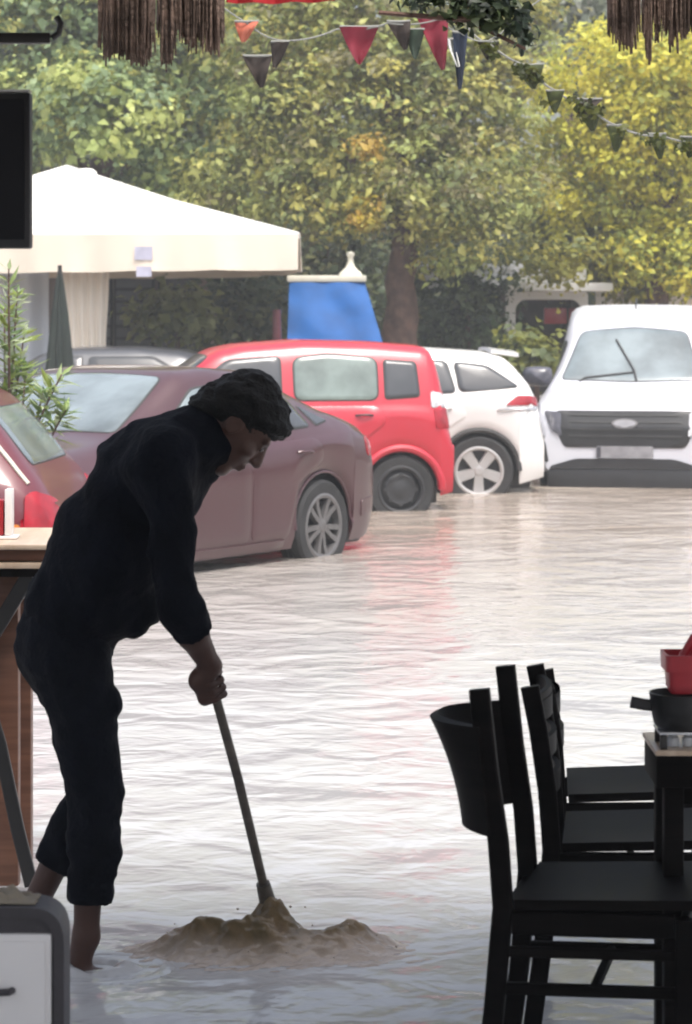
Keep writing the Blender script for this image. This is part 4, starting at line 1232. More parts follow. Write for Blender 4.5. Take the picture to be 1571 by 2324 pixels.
# ------------------------------------------------------------------ oleander-like plant left
Yo = 14.9
op_ = at(25, 1200, Yo)
ole = empty('oleander_plant', (op_.x, op_.y, -0.14), 'light green long leaved potted plant at the left edge by the dark red car', 'plant')
mb = MB(); stems = []
for k, (ex, ey) in enumerate(((20, 610), (10, 700), (55, 760), (60, 830), (140, 850), (150, 930), (25, 880), (90, 960), (-40, 700), (-60, 850), (10, 960), (100, 880), (40, 660))):
    e = at(ex, ey, Yo + rnd.uniform(-.3, .3))
    P0 = Vector((op_.x + rnd.uniform(-.05, .05), Yo + rnd.uniform(-.05, .05), .35))
    pts = []
    for i in range(7):
        t = i / 6; p = P0.lerp(e, t); p.z = P0.z + (e.z - P0.z) * (t ** 0.75)
        p.x = P0.x + (e.x - P0.x) * t ** 1.2
        pts.append(p - Vector((op_.x, op_.y, -.14)))
    stems.append(pts); mb.tube(pts, [0.013 - 0.0014 * i for i in range(7)], 6)
mb.build('stem', M['bark'], ole)
P = []; N = []; T = []; S = []; D = []
V = []; Fc = []; tint = []
for pts in stems:
    for q in range(64):
        t = 0.30 + 0.7 * rnd.random() ** 0.8
        i = min(5, int(t * 6)); p = pts[i].lerp(pts[i + 1], t * 6 - i)
        ax = (pts[i + 1] - pts[i]).normalized()
        a = rnd.uniform(0, 2 * math.pi)
        side = ax.cross(Vector((math.cos(a), math.sin(a), .3))).normalized()
        d = (side * 0.9 + ax * rnd.uniform(0.1, 0.9)).normalized()
        L = rnd.uniform(.09, .17); w = L * rnd.uniform(.10, .15)
        s_ = d.cross(Vector((0, 0, 1)) + Vector((rnd.uniform(-.5, .5), rnd.uniform(-.5, .5), 0))).normalized()
        dz = Vector((0, 0, -L * rnd.uniform(0, .25)))
        n0 = len(V)
        V += [p, p + d * L * .4 + s_ * w + dz * .2, p + d * L * .45 + dz * .2 + s_.cross(d) * w * .3, p + d * L * .4 - s_ * w + dz * .2, p + d * L + dz]
        Fc += [(n0, n0 + 1, n0 + 2), (n0, n0 + 2, n0 + 3), (n0 + 1, n0 + 4, n0 + 2), (n0 + 3, n0 + 2, n0 + 4)]
        c_ = rnd.choice([(.22, .30, .10), (.30, .38, .18), (.14, .22, .08), (.40, .46, .30), (.20, .26, .05)]); k = math.exp(rnd.gauss(0, .2))
        tint += [tuple(x * k for x in c_) + (1,)] * 5
me = bpy.data.meshes.new('foliage'); me.from_pydata([v[:] for v in V], [], Fc)
ca = me.attributes.new('tint', 'FLOAT_COLOR', 'POINT'); ca.data.foreach_set('color', np.array(tint, np.float32).ravel())
me.materials.append(M['leaf']); fo_ = bpy.data.objects.new('foliage', me); COL.objects.link(fo_); fo_.parent = ole
mb = MB(); mb.lathe([(0, 0), (.17, 0), (.2, .2), (.23, .44), (.245, .45), (.245, .50), (.22, .50), (.2, .44), (0, .43)], 24); mb.build('pot', M['wallbrown'], ole)

# ------------------------------------------------------------------ straw fringe, red awning edge, vine
def fringe(px0, px1, Y, ends, label, top=2.74):
    x0, x1 = X_at(px0, Y), X_at(px1, Y)
    root = empty('straw_fringe', ((x0 + x1) / 2, Y, top), label, 'straw fringe', 'straw fringes hanging from the shelter edge')
    o = root.location
    f = polyf(ends)
    mb = MB()
    n = int((x1 - x0) / 0.0011)
    for k in range(n):
        x = x0 + (x1 - x0) * (k + rnd.random()) / n
        px = CX + x / Y * F
        pe = f(px)
        if pe < -60: continue
        pe += rnd.gauss(0, 9) - abs(rnd.gauss(0, 16))
        yy = Y + rnd.uniform(-.06, .06)
        z1 = Z_at(pe, yy)
        sway = rnd.gauss(0, .006)
        pts = [(x - o.x, yy - Y, 0), (x - o.x + sway * .4, yy - Y + rnd.gauss(0, .004), (z1 - top) * .55), (x - o.x + sway, yy - Y + rnd.gauss(0, .008), z1 - top)]
        r = rnd.uniform(.0028, .0062)
        mb.tube(pts, [r, r, r * .5], 4, cap=False)
    s_ = mb.build('straw', M['straw'], root, sharp=180); s_['kind'] = 'stuff'
    MB().box((x0 - o.x - .01, -.05, -.03), (x1 - o.x + .01, .05, .017), bev=.008).build('batten', M['brownwood'], root)


YF = 6.95
fringe(228, 352, YF, [(228, 100), (245, 145), (262, 120), (290, 138), (312, 150), (338, 142), (346, 95), (352, 20)], 'broad brown straw fringe hanging at the top left of the picture')
fringe(362, 506, YF + .1, [(362, 60), (372, 150), (388, 158), (395, 120), (405, 70), (412, 95), (440, 118), (450, 80), (470, 122), (500, 118), (506, 60)], 'streaky brown straw fringe just right of the broad one at the top left')
fringe(1382, 1450, YF, [(1382, 75), (1395, 95), (1410, 105), (1432, 118), (1440, 100), (1446, 40), (1450, -40)], 'dark straw fringe hanging at the top right, left of the ragged one')
fringe(1455, 1640, YF + .1, [(1455, 60), (1462, 55), (1470, 148), (1474, 145), (1478, 60), (1490, 80), (1500, 92), (1512, 70), (1518, 20), (1523, 130), (1527, 128), (1531, 70), (1545, 92), (1560, 85), (1571, 60), (1640, 90)], 'ragged dark straw fringe at the top right corner')
YA = 7.1
aw = empty('red_awning', (X_at(635, YA), YA, 2.70), 'red cloth awning edge hanging at the top centre', 'awning')
o_ = aw.location
grid = []
for i in range(6):
    grid.append([Vector((X_at(515 + 245 * j / 20, YA), YA + .02 * math.sin(j * .9), 2.70 + (Z_at(8 - 5 * abs(j - 7) / 13, YA) - 2.70) * i / 5)) - o_ for j in range(21)])
MB().sheet(grid, .004).build('cloth', M['awningred'], aw)
MB().tube([(X_at(510, YA) - o_.x, 0, 0.0), (X_at(765, YA) - o_.x, 0, 0.0)], .02, 10).build('rod', M['black_metal'], aw)

Yv = 7.2
lobes = [lobe(1020, 22, Yv, .050), lobe(1085, 34, Yv, .060), lobe(1150, 46, Yv, .050), lobe(960, 2, Yv, .045), lobe(1185, 84, Yv, .024, w=.0012), lobe(1100, 4, Yv, .06)]
vine = empty('hanging_vine', (X_at(1060, Yv), Yv, 2.70), 'dark green vine hanging from the shelter edge at the top, right of centre', 'vine')
MB().tube([Vector((0, 0, 0)), Vector((.02, 0, -.12)), Vector((-.03, .02, -.2))], [.012, .009, .004], 6).build('stem', M['bark'], vine)
MB().tube([Vector((-.24, 0, -.17)), Vector((0, 0.0, -.19)), Vector((.16, 0, -.27))], [.006, .009, .004], 6).build('stem', M['bark'], vine)
P, N, C = crown_points(lobes, 64, 9, .020, .3)
P = P - np.array(vine.location)
leaf_mesh('foliage', P, N, .036 * np.exp(nrng.normal(size=len(P)) * .25), tints(C, [(.03, .045, .025), (.05, .07, .03), (.02, .03, .02)]), M['leaf'], vine)

# ------------------------------------------------------------------ rain mist
hz = MB(); hz.box((-22, -13.5, -1.2), (22, 62, 13.5))
mm = bpy.data.materials.new('rain_mist'); mm.use_nodes = True
mm.node_tree.nodes.clear()
pv_ = mm.node_tree.nodes.new('ShaderNodeVolumePrincipled'); mo_ = mm.node_tree.nodes.new('ShaderNodeOutputMaterial')
pv_.inputs['Color'].default_value = (.92, .95, .96, 1); pv_.inputs['Density'].default_value = 0.0031
mm.node_tree.links.new(pv_.outputs[0], mo_.inputs['Volume'])
hzo = hz.build('haze', mm, smooth=False); hzo['kind'] = 'stuff'; hzo['label'] = 'thin rain mist between the camera and the trees'

# ------------------------------------------------------------------ bunting
def cordline(name, label, pts, Y, sag=8, rad=.004):
    P = []
    for i in range(len(pts) - 1):
        for k in range(8):
            t = k / 8
            P.append(at(pts[i][0] * (1 - t) + pts[i + 1][0] * t, pts[i][1] * (1 - t) + pts[i + 1][1] * t + sag * 4 * t * (1 - t), Y))
    P.append(at(*pts[-1], Y))
    o = P[0].copy()
    root = empty(name, o, label, 'garland')
    MB().tube([p - o for p in P], rad, 6).build('cord', M['cord'], root)
    return root


YB1, YB2 = 12.0, 13.5
cordline('bunting_garland', 'thin pale cord of the upper bunting across the top', [(420, -60), (560, 52), (640, 92), (765, 66), (880, 52), (1000, 42), (1045, 74), (1110, 92), (1190, 22), (1290, -60)], YB1)
cordline('bunting_garland', 'thin pale cord of the lower bunting sagging to the right edge', [(1060, 60), (1110, 98), (1200, 150), (1260, 205), (1330, 232), (1400, 285), (1500, 308), (1660, 330)], YB2, rad=.006)
g2 = [o for o in bpy.data.objects if o.name.startswith('bunting_garland') and o['label'].startswith('thin pale cord of the lower')][0]
P, N, C = crown_points([lobe(x, y, YB2 - .05, r) for (x, y, r) in ((1110, 108, .05), (1195, 170, .06), (1258, 225, .04), (1300, 225, .03), (1338, 250, .06), (1402, 305, .05), (1450, 300, .025), (1490, 325, .045), (1560, 330, .04))], 46, 8, .018, .2)
P = P - np.array(g2.location)
leaf_mesh('leaves', P, N, .045 * np.clip(np.exp(nrng.normal(size=len(P)) * .3), .5, 1.8), tints(C, [(.05, .065, .012), (.035, .045, .012), (.09, .10, .02)], .2), M['leaf'], g2)
def mflag(name, col): return mat_plain(name, col, .8, var=.25, scale=12)
MF = {'red': M['redcloth'], 'brown': mflag('brown_pennant_cloth', (.022, .014, .010)), 'green': mflag('dark_green_pennant_cloth', (.02, .035, .02)),
      'navy': mflag('navy_pennant_cloth', (.012, .02, .04)), 'olive': mflag('olive_pennant_cloth', (.035, .045, .009)), 'orange': mflag('faded_orange_pennant_cloth', (.35, .09, .05)), 'white': mflag('white_pennant_cloth', (.6, .6, .57))}
flags = [
    (560, 50, 55, 45, -4, YB1, 'orange', 'small faded orange pennant at the left end of the upper bunting'),
    (584, 128, 66, 70, 5, YB1, 'brown', 'nearly black pennant low on the left of the upper bunting'),
    (636, 96, 42, 58, -6, YB1, 'brown', 'small dark brown pennant between the black and the broad red one'),
    (815, 62, 88, 84, 0, YB1, 'red', 'broad red pennant left of the dark pair in the upper bunting'),
    (905, 50, 54, 62, 8, YB1, 'brown', 'dark brown pennant just right of the broad red one'),
    (942, 68, 44, 66, 0, YB1, 'green', 'dark green pennant touching the tall red one on its left'),
    (982, 40, 70, 118, 12, YB1, 'red', 'tall red pennant between the dark green and the navy one'),
    (1020, 90, 18, 62, 10, YB1, 'white', 'narrow white pennant squeezed between the tall red and the navy one'),
    (1044, 74, 34, 128, 0, YB1, 'navy', 'narrow navy pennant right of the tall red one'),
    (1108, 96, 50, 40, 0, YB2, 'brown', 'small brownish pennant where the lower bunting starts'),
    (1184, 24, 40, 104, 0, YB1, 'green', 'long narrow dark green pennant at the right end of the upper bunting'),
    (1200, 148, 68, 54, 6, YB2, 'olive', 'olive pennant highest on the sagging right bunting'),
    (1260, 207, 42, 50, 0, YB2, 'olive', 'small olive pennant second down the sagging right bunting'),
    (1336, 226, 62, 40, -8, YB2, 'brown', 'dark pennant folded over an olive one on the right bunting'),
    (1335, 245, 58, 52, 6, YB2 + .06, 'olive', 'olive pennant under the dark folded one on the right bunting'),
    (1400, 285, 46, 60, 0, YB2, 'olive', 'olive pennant below the pale stretch of cord on the right'),
    (1492, 305, 40, 56, 4, YB2, 'olive', 'olive pennant next to last on the right bunting'),
    (1566, 312, 44, 46, 0, YB2, 'olive', 'olive pennant cut by the right edge of the picture')]
for (px, py, w, h, lean, Y, c_, lb) in flags:
    root = empty('bunting_flag', at(px, py, Y), lb, 'pennant', 'pennants of the bunting')
    ww, hh = w / F * Y, h / F * Y
    grid = []
    ph = rnd.uniform(0, 6)
    for i in range(9):
        t = i / 8
        row = []
        wd = ww * (1 - t) ** 0.85 + .012 * t
        for j in range(9):
            s_ = j / 8 - .5
            row.append(Vector((s_ * wd + lean / F * Y * t * 2, .022 * math.sin(s_ * 5 + ph + t * 2) + .01 * math.sin(t * 6 + ph), -hh * t)))
        grid.append(row)
    MB().sheet(grid, .003).build('cloth', MF[c_], root)
    MB().tube([(-ww * .5, 0.0, .004), (0, 0, 0.002), (ww * .5, 0.0, .004)], .0065, 6).build('hem', M['cord'], root)

# ------------------------------------------------------------------ screen and bar, upper left
Yt = 6.0
x1 = X_at(69, Yt); z1 = Z_at(210, Yt); z0 = Z_at(564, Yt)
tv = empty('wall_screen', (x1 - .30, Yt, z0), 'black flat screen hanging at the left edge', 'screen')
MB().box((-.30, 0, 0), (.30, .05, z1 - z0), bev=.006).build('casing', M['black_plastic'], tv)
MB().box((-.285, -.003, .02), (.287, .004, z1 - z0 - .015)).build('panel', M['screen'], tv, smooth=False)
MB().box((-.30, -.002, z1 - z0 + .002), (.298, .05, z1 - z0 + .007)).build('trim', M['chrome'], tv, smooth=False)
mb = MB(); mb.tube([(-.18, .03, z1 - z0 - .1), (-.18, .03, ROOF_Z - .002 - z0)], .02, 10); mb.build('bracket', M['black_metal'], tv)
br = empty('hanging_bar', (X_at(-40, 6.1), 6.1, Z_at(87, 6.1)), 'black horizontal bar hanging above the screen in the top left corner', 'bar')
hx = X_at(114, 6.1) - X_at(-40, 6.1)
MB().box((-.25, -.012, -.0125), (hx, .012, .0125), bev=.003).build('rail', M['black_metal'], br)
MB().tube([(-.02, 0, .012), (-.02, 0, ROOF_Z - .002 - Z_at(87, 6.1))], .008, 8).build('hanger', M['black_metal'], br)
MB().tube([(hx + .004, 0, .0), (hx + .02, 0, .012), (hx + .024, 0, .034), (hx + .014, 0, .05)], .008, 8).build('hook', M['black_metal'], br)

# ------------------------------------------------------------------ counter, left
Yc0, Yc1 = 7.75, 8.35
ct = empty('wooden_counter', (X_at(0, 8), 8.05, -.06), 'tall wooden counter with a pale varnished top behind the sweeping person', 'counter')
o_ = ct.location
xe = X_at(128, Yc0); zt = Z_at(1236, Yc0)
MB().box((xe - 1.0 - o_.x, Yc0 - o_.y, zt - .016 - o_.z), (xe - o_.x, Yc1 - o_.y, zt - o_.z), bev=.005).build('top', M['palewood'], ct)
MB().box((xe - 1.0 - o_.x, Yc0 + .03 - o_.y, zt - .052 - o_.z), (xe - .03 - o_.x, Yc1 - .03 - o_.y, zt - .018 - o_.z), bev=.004).build('rail', M['brownwood'], ct)
MB().box((xe - 1.0 - o_.x, Yc0 + .01 - o_.y, zt - .072 - o_.z), (xe - .045 - o_.x, Yc0 + .05 - o_.y, zt - .054 - o_.z), bev=.004).build('moulding', M['palewood'], ct)
MB().box((xe - 1.0 - o_.x, Yc0 + .05 - o_.y, zt - .10 - o_.z), (xe - .05 - o_.x, Yc1 - .05 - o_.y, zt - .074 - o_.z)).build('rail', M['darkwood'], ct, smooth=False)
lx1 = X_at(47, 7.95); lx0 = lx1 - .16
for (a0, a1, y0) in ((lx0, lx1, 7.92), (lx0, lx1, 8.24), (lx0 - .72, lx1 - .78, 7.92), (lx0 - .72, lx1 - .78, 8.24)):
    MB().box((a0 - o_.x, y0 - o_.y - .03, -.08), (a1 - o_.x, y0 - o_.y + .03, zt - .1 - o_.z), bev=.004).build('leg', M['brownwood'], ct)
def cpt(px, py, Y): return at(px, py, Y) - o_
MB().bar([cpt(66, 1305, 7.84), cpt(-70, 1530, 7.84)], .045, .02, (1, 0, 1)).build('brace', M['black_metal'], ct)
MB().bar([cpt(-40, 1560, 7.80), cpt(0, 1690, 7.80), cpt(40, 1880, 7.80), cpt(72, 2010, 7.80)], .04, .02, (1, 0, .4)).build('brace', M['black_metal'], ct)
# napkin holder on the counter
nh = empty('napkin_stand', (X_at(8, 7.95), 7.95, zt), 'white napkin stand on the pale counter top', 'napkin stand')
MB().box((-.09, -.04, .001), (.045, .04, .010), bev=.003).build('base', M['whitepanel'], nh)
MB().box((.008, -.035, .011), (.028, .035, .150), bev=.004).build('side', M['whitepanel'], nh)
MB().box((-.09, -.035, .011), (-.074, .035, .150), bev=.004).build('side', M['whitepanel'], nh)
MB().box((-.070, -.03, .011), (.004, .03, .118), bev=.006).build('napkin_stack', M['potred'], nh)

# ------------------------------------------------------------------ cabinet lower left
Yd = 5.1
cx1 = X_at(146, Yd); czt = Z_at(2058, Yd)
cb = empty('serving_cabinet', (cx1 - .35, Yd + .055, -.06), 'low dark framed cabinet with a white front panel in the bottom left corner', 'cabinet')
o_ = cb.location
out = round_poly([(-.35, -.0), (.35, -.0), (.35, czt + .06), (-.35, czt + .06)], .07, 8)
prev = MB()
V = [(p.x, -.055, p.y) for p in out] + [(p.x, .055, p.y) for p in out]
n = len(out)
Fc = [(k, (k + 1) % n, n + (k + 1) % n, n + k) for k in range(n)] + [tuple(range(n)), tuple(range(2 * n - 1, n - 1, -1))]
prev.add(V, Fc); prev.build('frame', M['greyframe'], cb, sharp=50)
# raised lip round the front
def lip_ring(inset, w, y0, y1, mat, name):
    a = round_poly([(-.35 + inset, .0 + inset), (.35 - inset, inset), (.35 - inset, czt + .06 - inset), (-.35 + inset, czt + .06 - inset)], max(.008, .07 - inset), 6)
    b_ = round_poly([(-.35 + inset + w, inset + w), (.35 - inset - w, inset + w), (.35 - inset - w, czt + .06 - inset - w), (-.35 + inset + w, czt + .06 - inset - w)], max(.006, .07 - inset - w), 6)
    n = len(a)
    V = [(p.x, y0, p.y) for p in a] + [(p.x, y1, p.y) for p in a] + [(p.x, y1, p.y) for p in b_] + [(p.x, y0, p.y) for p in b_]
    Fc = []
    for k in range(n):
        k2 = (k + 1) % n
        for q in range(3): Fc.append((q * n + k, q * n + k2, (q + 1) * n + k2, (q + 1) * n + k))
    return MB().add(V, Fc).build(name, mat, cb, sharp=50)
lip_ring(0.0, .020, -.054, -.062, M['greyframe'], 'frame_lip')
px1 = X_at(118, Yd) - o_.x; pz1 = Z_at(2118, Yd) - o_.z
MB().box((-.31, -.062, .04), (px1, -.045, pz1), bev=.006).build('door', M['whitepanel'], cb)
MB().box((-.30, -.066, .05), (px1 - .012, -.0625, pz1 - .014), bev=.0015).build('door_panel', M['whitepanel'], cb)
hz = Z_at(2247, Yd) - o_.z; hx1 = X_at(30, Yd) - o_.x
MB().tube([(hx1 - .09, -.064, hz - .003), (hx1 - .085, -.078, hz - .003), (hx1 - .004, -.078, hz + .002), (hx1, -.064, hz + .002)], .007, 10).build('handle', M['greyframe'], cb)
# crumpled cloth on top
cl = empty('crumpled_cloth', (X_at(15, Yd + .055), Yd + .055, czt), 'crumpled cream cloth lying on the low dark cabinet', 'cloth')
grid = []
for i in range(15):
    row = []
    for j in range(15):
        u, v = i / 14 - .5, j / 14 - .5
        z = .003 + .014 * max(0, 1 - (u * u + v * v) * 4) * (1 + .6 * math.sin(u * 17 + v * 9) + .4 * math.sin(v * 23 - u * 6))
        row.append(Vector((u * .12 + .004 * math.sin(v * 20), v * .085, max(.003, z))))
    grid.append(row)
MB().sheet(grid, .003).build('fold', M['cloth_cream'], cl)

# ------------------------------------------------------------------ chairs, right
def chair(name, label, loc, rz, crest, hgt=.90, back=0.0):
    root = empty(name, loc, label, 'chair', 'dark wooden chairs at the right', rz)
    m = M['darkwood']
    D_, W2 = .39, .19
    zs = .45
    for sg in (1, -1):
        y = sg * W2
        # rear leg and post in one bent piece
        MB().bar([(-.055, y, -.06), (-.02, y, .2), (.0, y, zs - .02), (-.01, y, zs + .12), (-.032, y, .72), (-.052, y, hgt)], .044, .030, (1, 0, 0)).build('post', m, root)
        MB().bar([(D_, y, -.06), (D_ + .003, y, zs - .028)], .042, .036, (1, 0, 0)).build('leg', m, root)
        MB().bar([(.02, y, zs - .052), (D_ - .02, y, zs - .045)], .052, .022, (0, 0, 1)).build('side_rail', m, root)
        for zz, t in ((.335, .022), (.255, .026)):
            MB().bar([(.0 if zz > .3 else -.012, y, zz), (D_ - .018, y, zz + .008)], t, .018, (0, 0, 1)).build('stretcher', m, root)
    MB().bar([(D_, -W2 + .02, zs - .05), (D_, W2 - .02, zs - .05)], .05, .02, (0, 0, 1)).build('front_rail', m, root)
    MB().bar([(.0, -W2 + .016, zs - .055), (.0, W2 - .016, zs - .055)], .05, .02, (0, 0, 1)).build('back_rail', m, root)
    MB().bar([(D_ * .5, -W2 + .01, .258), (D_ * .5, W2 - .01, .258)], .022, .018, (0, 0, 1)).build('cross_stretcher', m, root)
    # seat, slightly dished and raised at the front
    grid = []
    for i in range(11):
        row = []
        for j in range(9):
            u = i / 10; v = j / 8 * 2 - 1
            row.append(Vector((.026 + u * (D_ + .012), v * (W2 + .018 - .008 * (1 - u)), zs - .012 + .018 * u - .008 * math.sin(math.pi * u) * (1 - v * v))))
        grid.append(row)
    MB().sheet(grid, .022).build('seat', m, root)
    if crest:
        grid = []
        for i in range(10):
            t = i / 9; row = []
            z = .585 + t * .235
            for j in range(17):
                a = j / 16 * 2 - 1
                bow = (.085 + .05 * t * t) * (1 - abs(a) ** 2.4)
                row.append(Vector((-.022 - .025 * t - bow, a * (W2 + .012), z)))
            grid.append(row)
        MB().sheet(grid, .02).build('crest_board', m, root)
    else:
        for q, zz in enumerate((.845, .755, .665, .575)):
            if zz > hgt - .03: zz = hgt - .045
            grid = []
            for i in range(4):
                row = []
                for j in range(13):
                    a = j / 12 * 2 - 1
                    row.append(Vector((-.012 - .04 * (zz - .45) / .45 * 1.2 + .035 * (1 - a * a), a * (W2 + .002), zz - .025 + .05 * i / 3)))
                grid.append(row)
            MB().sheet(grid, .014).build('slat', m, root)
    return root


def chair_at(px, Y, rz, **kw):
    return (X_at(px, Y), Y)


# local y axis points away from the camera; near post of the first chair at column 1150, depth 5.72
rz = R(-12)
def loc_from_near(px, Y, rz, W2=.19):
    n = Vector((-math.sin(rz), math.cos(rz)))
    return (X_at(px, Y) + n.x * W2, Y + n.y * W2, 0.0)
chair('crest_chair', 'nearest black wooden chair with a wide curved crest board at the lower right', loc_from_near(1142, 5.72, rz), rz, True, .90)
chair('ladder_chair', 'black ladder back chair right behind the curved crest chair', loc_from_near(1252, 6.32, R(-6)), R(-6), False, .82)
chair('ladder_chair', 'black ladder back chair furthest back behind two others at the lower right', loc_from_near(1268, 6.95, R(-4)), R(-4), False, .72)

# ------------------------------------------------------------------ table at the right edge
Ty0, Ty1 = 5.86, 6.12
tx0 = X_at(1488, Ty0)
tz = Z_at(1704, Ty0)
tb_ = empty('dark_table', (tx0 + .4, (Ty0 + Ty1) / 2, -.06), 'black table at the right edge with things stacked on it', 'table')
o_ = tb_.location
MB().box((tx0 - o_.x, Ty0 - o_.y, tz - .012 - o_.z), (tx0 + .9 - o_.x, Ty1 - o_.y, tz - o_.z), bev=.003).build('top', M['palewood'], tb_)
MB().box((tx0 + .003 - o_.x, Ty0 + .01 - o_.y, tz - .085 - o_.z), (tx0 + .89 - o_.x, Ty1 - .01 - o_.y, tz - .0125 - o_.z), bev=.006).build('apron', M['darkwood'], tb_)
for y in (Ty0 + .05, Ty1 - .05):
    for x in (tx0 + .045, tx0 + .85):
        MB().box((x - .022 - o_.x, y - .022 - o_.y, -.02), (x + .022 - o_.x, y + .022 - o_.y, tz - .086 - o_.z), bev=.004).build('leg', M['darkwood'], tb_)
    MB().bar([(tx0 + .045 - o_.x, y - o_.y, tz - .10 - o_.z), (tx0 + .14 - o_.x, y - o_.y, tz - .10 - o_.z)], .05, .02, (0, 0, 1)).build('corner_block', M['darkwood'], tb_)
# condiment rack, black pan, red tub
Yq = 5.93
rk = empty('condiment_rack', (X_at(1540, Yq), Yq, tz), 'wire condiment rack standing on the table edge under the black pan', 'rack')
rw = X_at(1492, Yq) - X_at(1540, Yq)
h_ = .032
for y in (-.05, .05):
    for x in (rw, -rw + .02):
        MB().box((x, y - .008, .001), (x + .016, y + .008, h_), bev=.002).build('upright', M['black_metal'], rk)
MB().box((rw - .002, -.06, h_ + .001), (-rw + .04, .06, h_ + .007), bev=.002).build('shelf', M['chrome'], rk)
for k in range(3):
    MB().lathe([(0, .001), (.013, .001), (.014, .020), (.009, .025), (.009, .029), (0, .030)], 14, Matrix.Translation((rw + .034 + k * .034, -.01, 0))).build('jar', M['clearlens'], rk)
pz = tz + h_ + .008
pan = empty('black_pan', (X_at(1552, Yq), Yq, pz), 'black pan with its handle pointing left on the condiment rack', 'pan')
MB().lathe([(0, 0), (.058, 0), (.068, .012), (.074, .045), (.078, .080), (.074, .080), (.068, .045), (.06, .016), (0, .012)], 28).build('bowl', M['black_metal'], pan)
hxx = X_at(1432, Yq) - X_at(1552, Yq)
MB().bar([(-.068, 0, .050), (-.09, 0, .052), (hxx + .01, 0, .056), (hxx, 0, .058)], .026, .014, (0, 0, 1), bev=.3).build('handle', M['black_plastic'], pan)
tub = empty('red_tub', (X_at(1566, Yq), Yq, pz + .081), 'red square tub stacked on the black pan', 'tub')
V = []; prof = [(.046, .001), (.050, .045), (.050, .050), (.060, .051), (.061, .088), (.055, .088), (.050, .01)]
mb = MB(); 
for (r_, z_) in prof:
    for p in round_poly([(-r_, -r_), (r_, -r_), (r_, r_), (-r_, r_)], .014, 4): V.append((p.x, p.y, z_))
n = 20
Fc = [(i * n + k, i * n + (k + 1) % n, (i + 1) * n + (k + 1) % n, (i + 1) * n + k) for i in range(len(prof) - 1) for k in range(n)]
Fc += [tuple(range(n)), tuple((len(prof) - 1) * n + k for k in range(n))]
mb.add(V, Fc); mb.build('body', M['potred'], tub)
MB().tube([(-.035, 0, .05), (0.01, 0, .12), (.04, 0, .128)], [.008, .012, .014], 10).build('scoop', M['potred'], tub)

